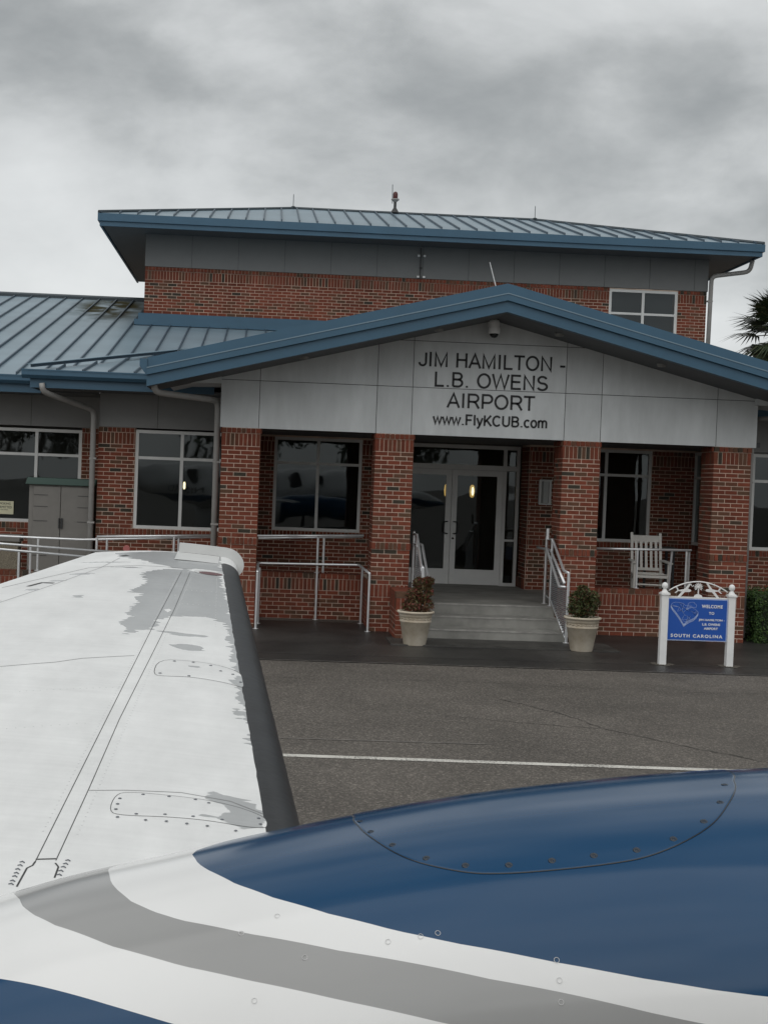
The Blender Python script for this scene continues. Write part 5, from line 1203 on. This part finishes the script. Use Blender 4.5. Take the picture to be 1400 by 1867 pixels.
XBL = [(.7, -1.0), (.9, -1.25), (1.1, -1.50), (1.2, -1.66), (1.31, -1.80), (1.40, -1.846), (1.476, -1.854), (1.562, -1.843), (1.668, -1.817), (1.848, -1.765), (2.008, -1.698), (2.169, -1.606), (2.316, -1.5), (2.423, -1.404), (2.555, -1.258), (2.656, -1.121), (2.729, -1.002), (2.773, -.916), (3.2, .1)]
XGR = [(.8, -1.5), (1.0, -1.78), (1.2, -1.95), (1.30, -2.0), (1.38, -2.016), (1.446, -2.014), (1.559, -2.003), (1.674, -1.98), (1.807, -1.949), (1.923, -1.906), (2.024, -1.856), (2.187, -1.743), (2.367, -1.59), (2.603, -1.346), (2.802, -1.09), (2.853, -1.014), (3.2, -.4)]
XGL = [(.7, -1.85), (.95, -2.08), (1.15, -2.17), (1.30, -2.196), (1.40, -2.196), (1.491, -2.182), (1.585, -2.162), (1.73, -2.125), (1.869, -2.078), (2.092, -1.973), (2.284, -1.849), (2.419, -1.74), (2.582, -1.59), (2.733, -1.434), (3.2, -.9)]
XLO = [(1.5, -2.66), (1.9, -2.32), (2.138, -2.153), (2.274, -2.055), (2.403, -1.961), (2.524, -1.87), (2.8, -1.65), (3.2, -1.3)]
BLUE, GREY = (0.006, 0.052, 0.128), (0.33, 0.33, 0.325)
M['rivetwhite'] = mat('painted_rivet', (.66, .66, .65), .5, spec=.1)
M['livery'] = attr_mix_mat('nacelle_paint', (.80, .80, .79), [('grey_left', GREY, 1), ('grey_right', (.80, .80, .79), 1), ('blue_edge', BLUE, 1), ('low_edge', BLUE, -1)],   .13, coat=0, spec=.38)
nm = MB(); nX, nP = 300, 190; at4 = [[], [], [], []]
for i in range(nX+1):
    X = -4.0+5.6*i/nX
    for k in range(nP+1):
        ph = -math.pi*.5+2*math.pi*k/nP; p_ = ns(X, ph); nm.v.append(tuple(p_)); q = ph
        if q < .3: v4 = (-1, -1, -1, 1) if X < -1.2 else (1, 1, 1, 1)
        elif q > 3.3: v4 = (1, 1, X-.2 if X > -1 else -1, 1) if X > -.9 else (-1, -1, -1, 1)
        else: v4 = (X-interp(q, XGL), X-interp(q, XGR), X-interp(q, XBL), X-interp(q, XLO) if q > 1.45 else 1)
        for l_, v_ in zip(at4, v4): l_.append(v_)
for i in range(nX):
    for k in range(nP):
        a_ = i*(nP+1)+k; nm.f.append((a_, a_+nP+1, a_+nP+2, a_+1))
nm.f.append(tuple(k for k in range(nP))); nm.f.append(tuple(nX*(nP+1)+k for k in range(nP-1, -1, -1)))
NC = nm.build('engine_nacelle', 'livery', A, smooth=True)
for an, vals in zip(('grey_left', 'grey_right', 'blue_edge', 'low_edge'), at4):
    q = NC.data.attributes.new(an, 'FLOAT', 'POINT'); q.data.foreach_set('value', vals)
# oil-filler access panel with its screws
seam_ = [(-1.525, 1.25), (-1.543, 1.415), (-1.542, 1.525), (-1.52, 1.685), (-1.487, 1.842), (-1.443, 1.96), (-1.373, 2.064), (-1.31, 2.105), (-1.237, 2.12), (-1.144, 2.119), (-1.067, 2.096), (-.993, 2.02), (-.93, 1.911), (-.874, 1.744), (-.826, 1.576), (-.798, 1.454), (-.80, 1.25), (-.95, 1.08), (-1.16, 1.02), (-1.38, 1.08)]
def crm(pts, n=6):
    o_ = []
    for i in range(len(pts)):
        p0, p1, p2, p3 = pts[i-1], pts[i], pts[(i+1) % len(pts)], pts[(i+2) % len(pts)]
        for k in range(n):
            u_ = k/n; o_.append(tuple(.5*(2*p1[j]+(p2[j]-p0[j])*u_+(2*p0[j]-5*p1[j]+4*p2[j]-p3[j])*u_**2+(3*p1[j]-p0[j]-3*p2[j]+p3[j])*u_**3) for j in (0, 1)))
    return o_
so_ = crm(seam_); cX, cP = -1.17, 1.6; pm = MB(); n = len(so_); FR = [k/16 for k in range(15)]+[.95, .975, .988, .994, 1.0]; rings = len(FR)-1
for r_ in range(rings+1):
    f_ = FR[r_]
    for (X, ph) in so_: pm.v.append(tuple(ns(cX+(X-cX)*f_, cP+(ph-cP)*f_, .0018 if r_ < rings else .0002)))
for r_ in range(rings):
    for i in range(n): a_ = r_*n+i; b_ = r_*n+(i+1) % n; pm.f.append((a_, a_+n, b_+n, b_))
M['blue_paint'] = mat('dark_blue_gloss_paint', BLUE, .13, spec=.38, coat=0, bump=.02, bscale=5)
AP = pm.build('access_panel', 'blue_paint', NC, smooth=True)
MB().tube([ns(X, ph, .0003) for X, ph in so_]+[ns(*so_[0], .0003)], .0013, 5).build('panel_seam', 'black', AP)
def nscrew(X, ph, s_=1.0, m='screw'):
    c_ = ns(X, ph, .0019); nrm = (ns(X, ph, .1)-ns(X, ph, 0)).normalized(); q = nrm.to_track_quat('Z', 'Y').to_matrix().to_4x4()
    o_ = bpy.data.objects.new('screw', nsme); sc.collection.objects.link(o_); o_.parent = AP; WL[o_.name] = c_; o_.matrix_local = Matrix.Translation(c_-WL[AP.name]) @ q @ Matrix.Scale(s_, 4)
scr = MB().lathe((0, 0, 0), [(.0006, .0006), (.0022, .0006), (.0026, -.0004), (.0034, .0012), (.0062, .0008), (.0072, -.0006)], 14); nsme = bpy.data.meshes.new('screw_cup'); nsme.from_pydata(scr.v, [], scr.f)
nsme.materials.append(mat('screw_dark', (.02, .03, .045), .35)); nsme.polygons.foreach_set('use_smooth', [True]*len(nsme.polygons))
for q in [(-1.534, 1.511), (-1.520, 1.622), (-1.488, 1.782), (-1.435, 1.933), (-1.372, 2.025), (-1.3, 2.062), (-1.227, 2.067), (-1.155, 2.063), (-1.081, 2.055), (-1.012, 2.005), (-.945, 1.900), (-.892, 1.750), (-.848, 1.582)]: nscrew(*q)
for (X, ph) in [(-1.752, 2.181), (-1.693, 2.124), (-1.512, 2.365), (-1.459, 2.366), (-1.431, 2.364), (-1.245, 2.555), (-1.243, 2.638), (-1.242, 2.722), (-1.727, 2.517), (-1.647, 2.368)]:
    c_ = ns(X, ph, .0008); nrm = (ns(X, ph, .1)-ns(X, ph, 0)).normalized(); d_ = MB().tube([(.0042*math.cos(k*math.pi/8), .0042*math.sin(k*math.pi/8), 0) for k in range(17)], .00045, 5, False).build('rivet', 'rivetwhite', NC, origin=(0, 0, 0))
    d_.matrix_local = Matrix.Translation(c_-WL[NC.name]) @ nrm.to_track_quat('Z', 'Y').to_matrix().to_4x4()
# inner wing stub, fuselage (behind the camera, mirrored in the windows)
iw = MB(); iw.prism([(-4.2, -19.1, 1.30), (-1.75, -19.1, 1.24), (-1.62, -19.1, 1.17), (-1.75, -19.1, 1.10), (-3.0, -19.1, 1.12)], (0, -2.6, -.06)); iw.build('inner_wing', 'tipwhite', A)
fm = MB(); fat = []; FX = [(-8.5, .12, 2.5), (-6.5, .38, 2.3), (-4.5, .70, 2.05), (-2.5, .78, 1.98), (1.6, .78, 1.98), (3.0, .62, 1.92), (4.4, .36, 1.75), (5.2, .06, 1.65)]
for i in range(71):
    X = -8.5+13.7*i/70; r_ = interp(X, [(a_, b_) for a_, b_, c_ in FX]); zc_ = interp(X, [(a_, c_) for a_, b_, c_ in FX])
    for k in range(41):
        a_ = 2*math.pi*k/40; fm.v.append((X, -22.18+r_*math.cos(a_), zc_+r_*math.sin(a_)))
        sweep = .06*math.sin(X*.9); fat.append(.11-abs(zc_+r_*math.sin(a_)-1.62-sweep-.05*X*.3))
for i in range(70):
    for k in range(40): a_ = i*41+k; fm.f.append((a_, a_+1, a_+42, a_+41))
M['fus'] = attr_mix_mat('fuselage_paint', (.80, .80, .79), [('stripe', BLUE, 1)], .35, coat=.4)
FU = fm.build('fuselage', 'fus', A, smooth=True); q = FU.data.attributes.new('stripe', 'FLOAT', 'POINT'); q.data.foreach_set('value', fat)
for X in (-4.2, -3.3, -2.4, -.6, .4):
    wv = MB(); y_ = -22.18+.80*math.cos(.52); zz = interp(X, [(a_, c_) for a_, b_, c_ in FX])+.80*math.sin(.52)
    wv.lathe((0, 0, 0), [(.001, .012), (.14, .012), (.17, .0)], 20); o_ = wv.build('cabin_window', 'black', FU, origin=(0, 0, 0))
    o_.matrix_local = Matrix.Translation(Vector((X, y_, zz))-WL[FU.name]) @ Vector((0, math.cos(.52), math.sin(.52))).to_track_quat('Z', 'Y').to_matrix().to_4x4()
rg = text_mesh('N15RD', 'registration', 'letter', -5.2, -3.9, 1.35, 1.62, 0, FU)
rg.matrix_local = Matrix.Translation(Vector((-4.5, -21.395, 1.93))-WL[FU.name]) @ Matrix.Rotation(math.pi, 4, 'Z')
MB().tube([(-.3, -19.0, 1.1), (-.3, -19.0, .3)], .05, 10).box(-.45, -.15, -18.95, -18.85, 0, .5).build('landing_gear', 'dark', A)
MB().tube([(3.2, -22.18, 1.3), (3.2, -22.18, .3)], .04, 10).box(3.0, 3.4, -22.25, -22.1, 0, .4).build('nose_gear', 'dark', A)
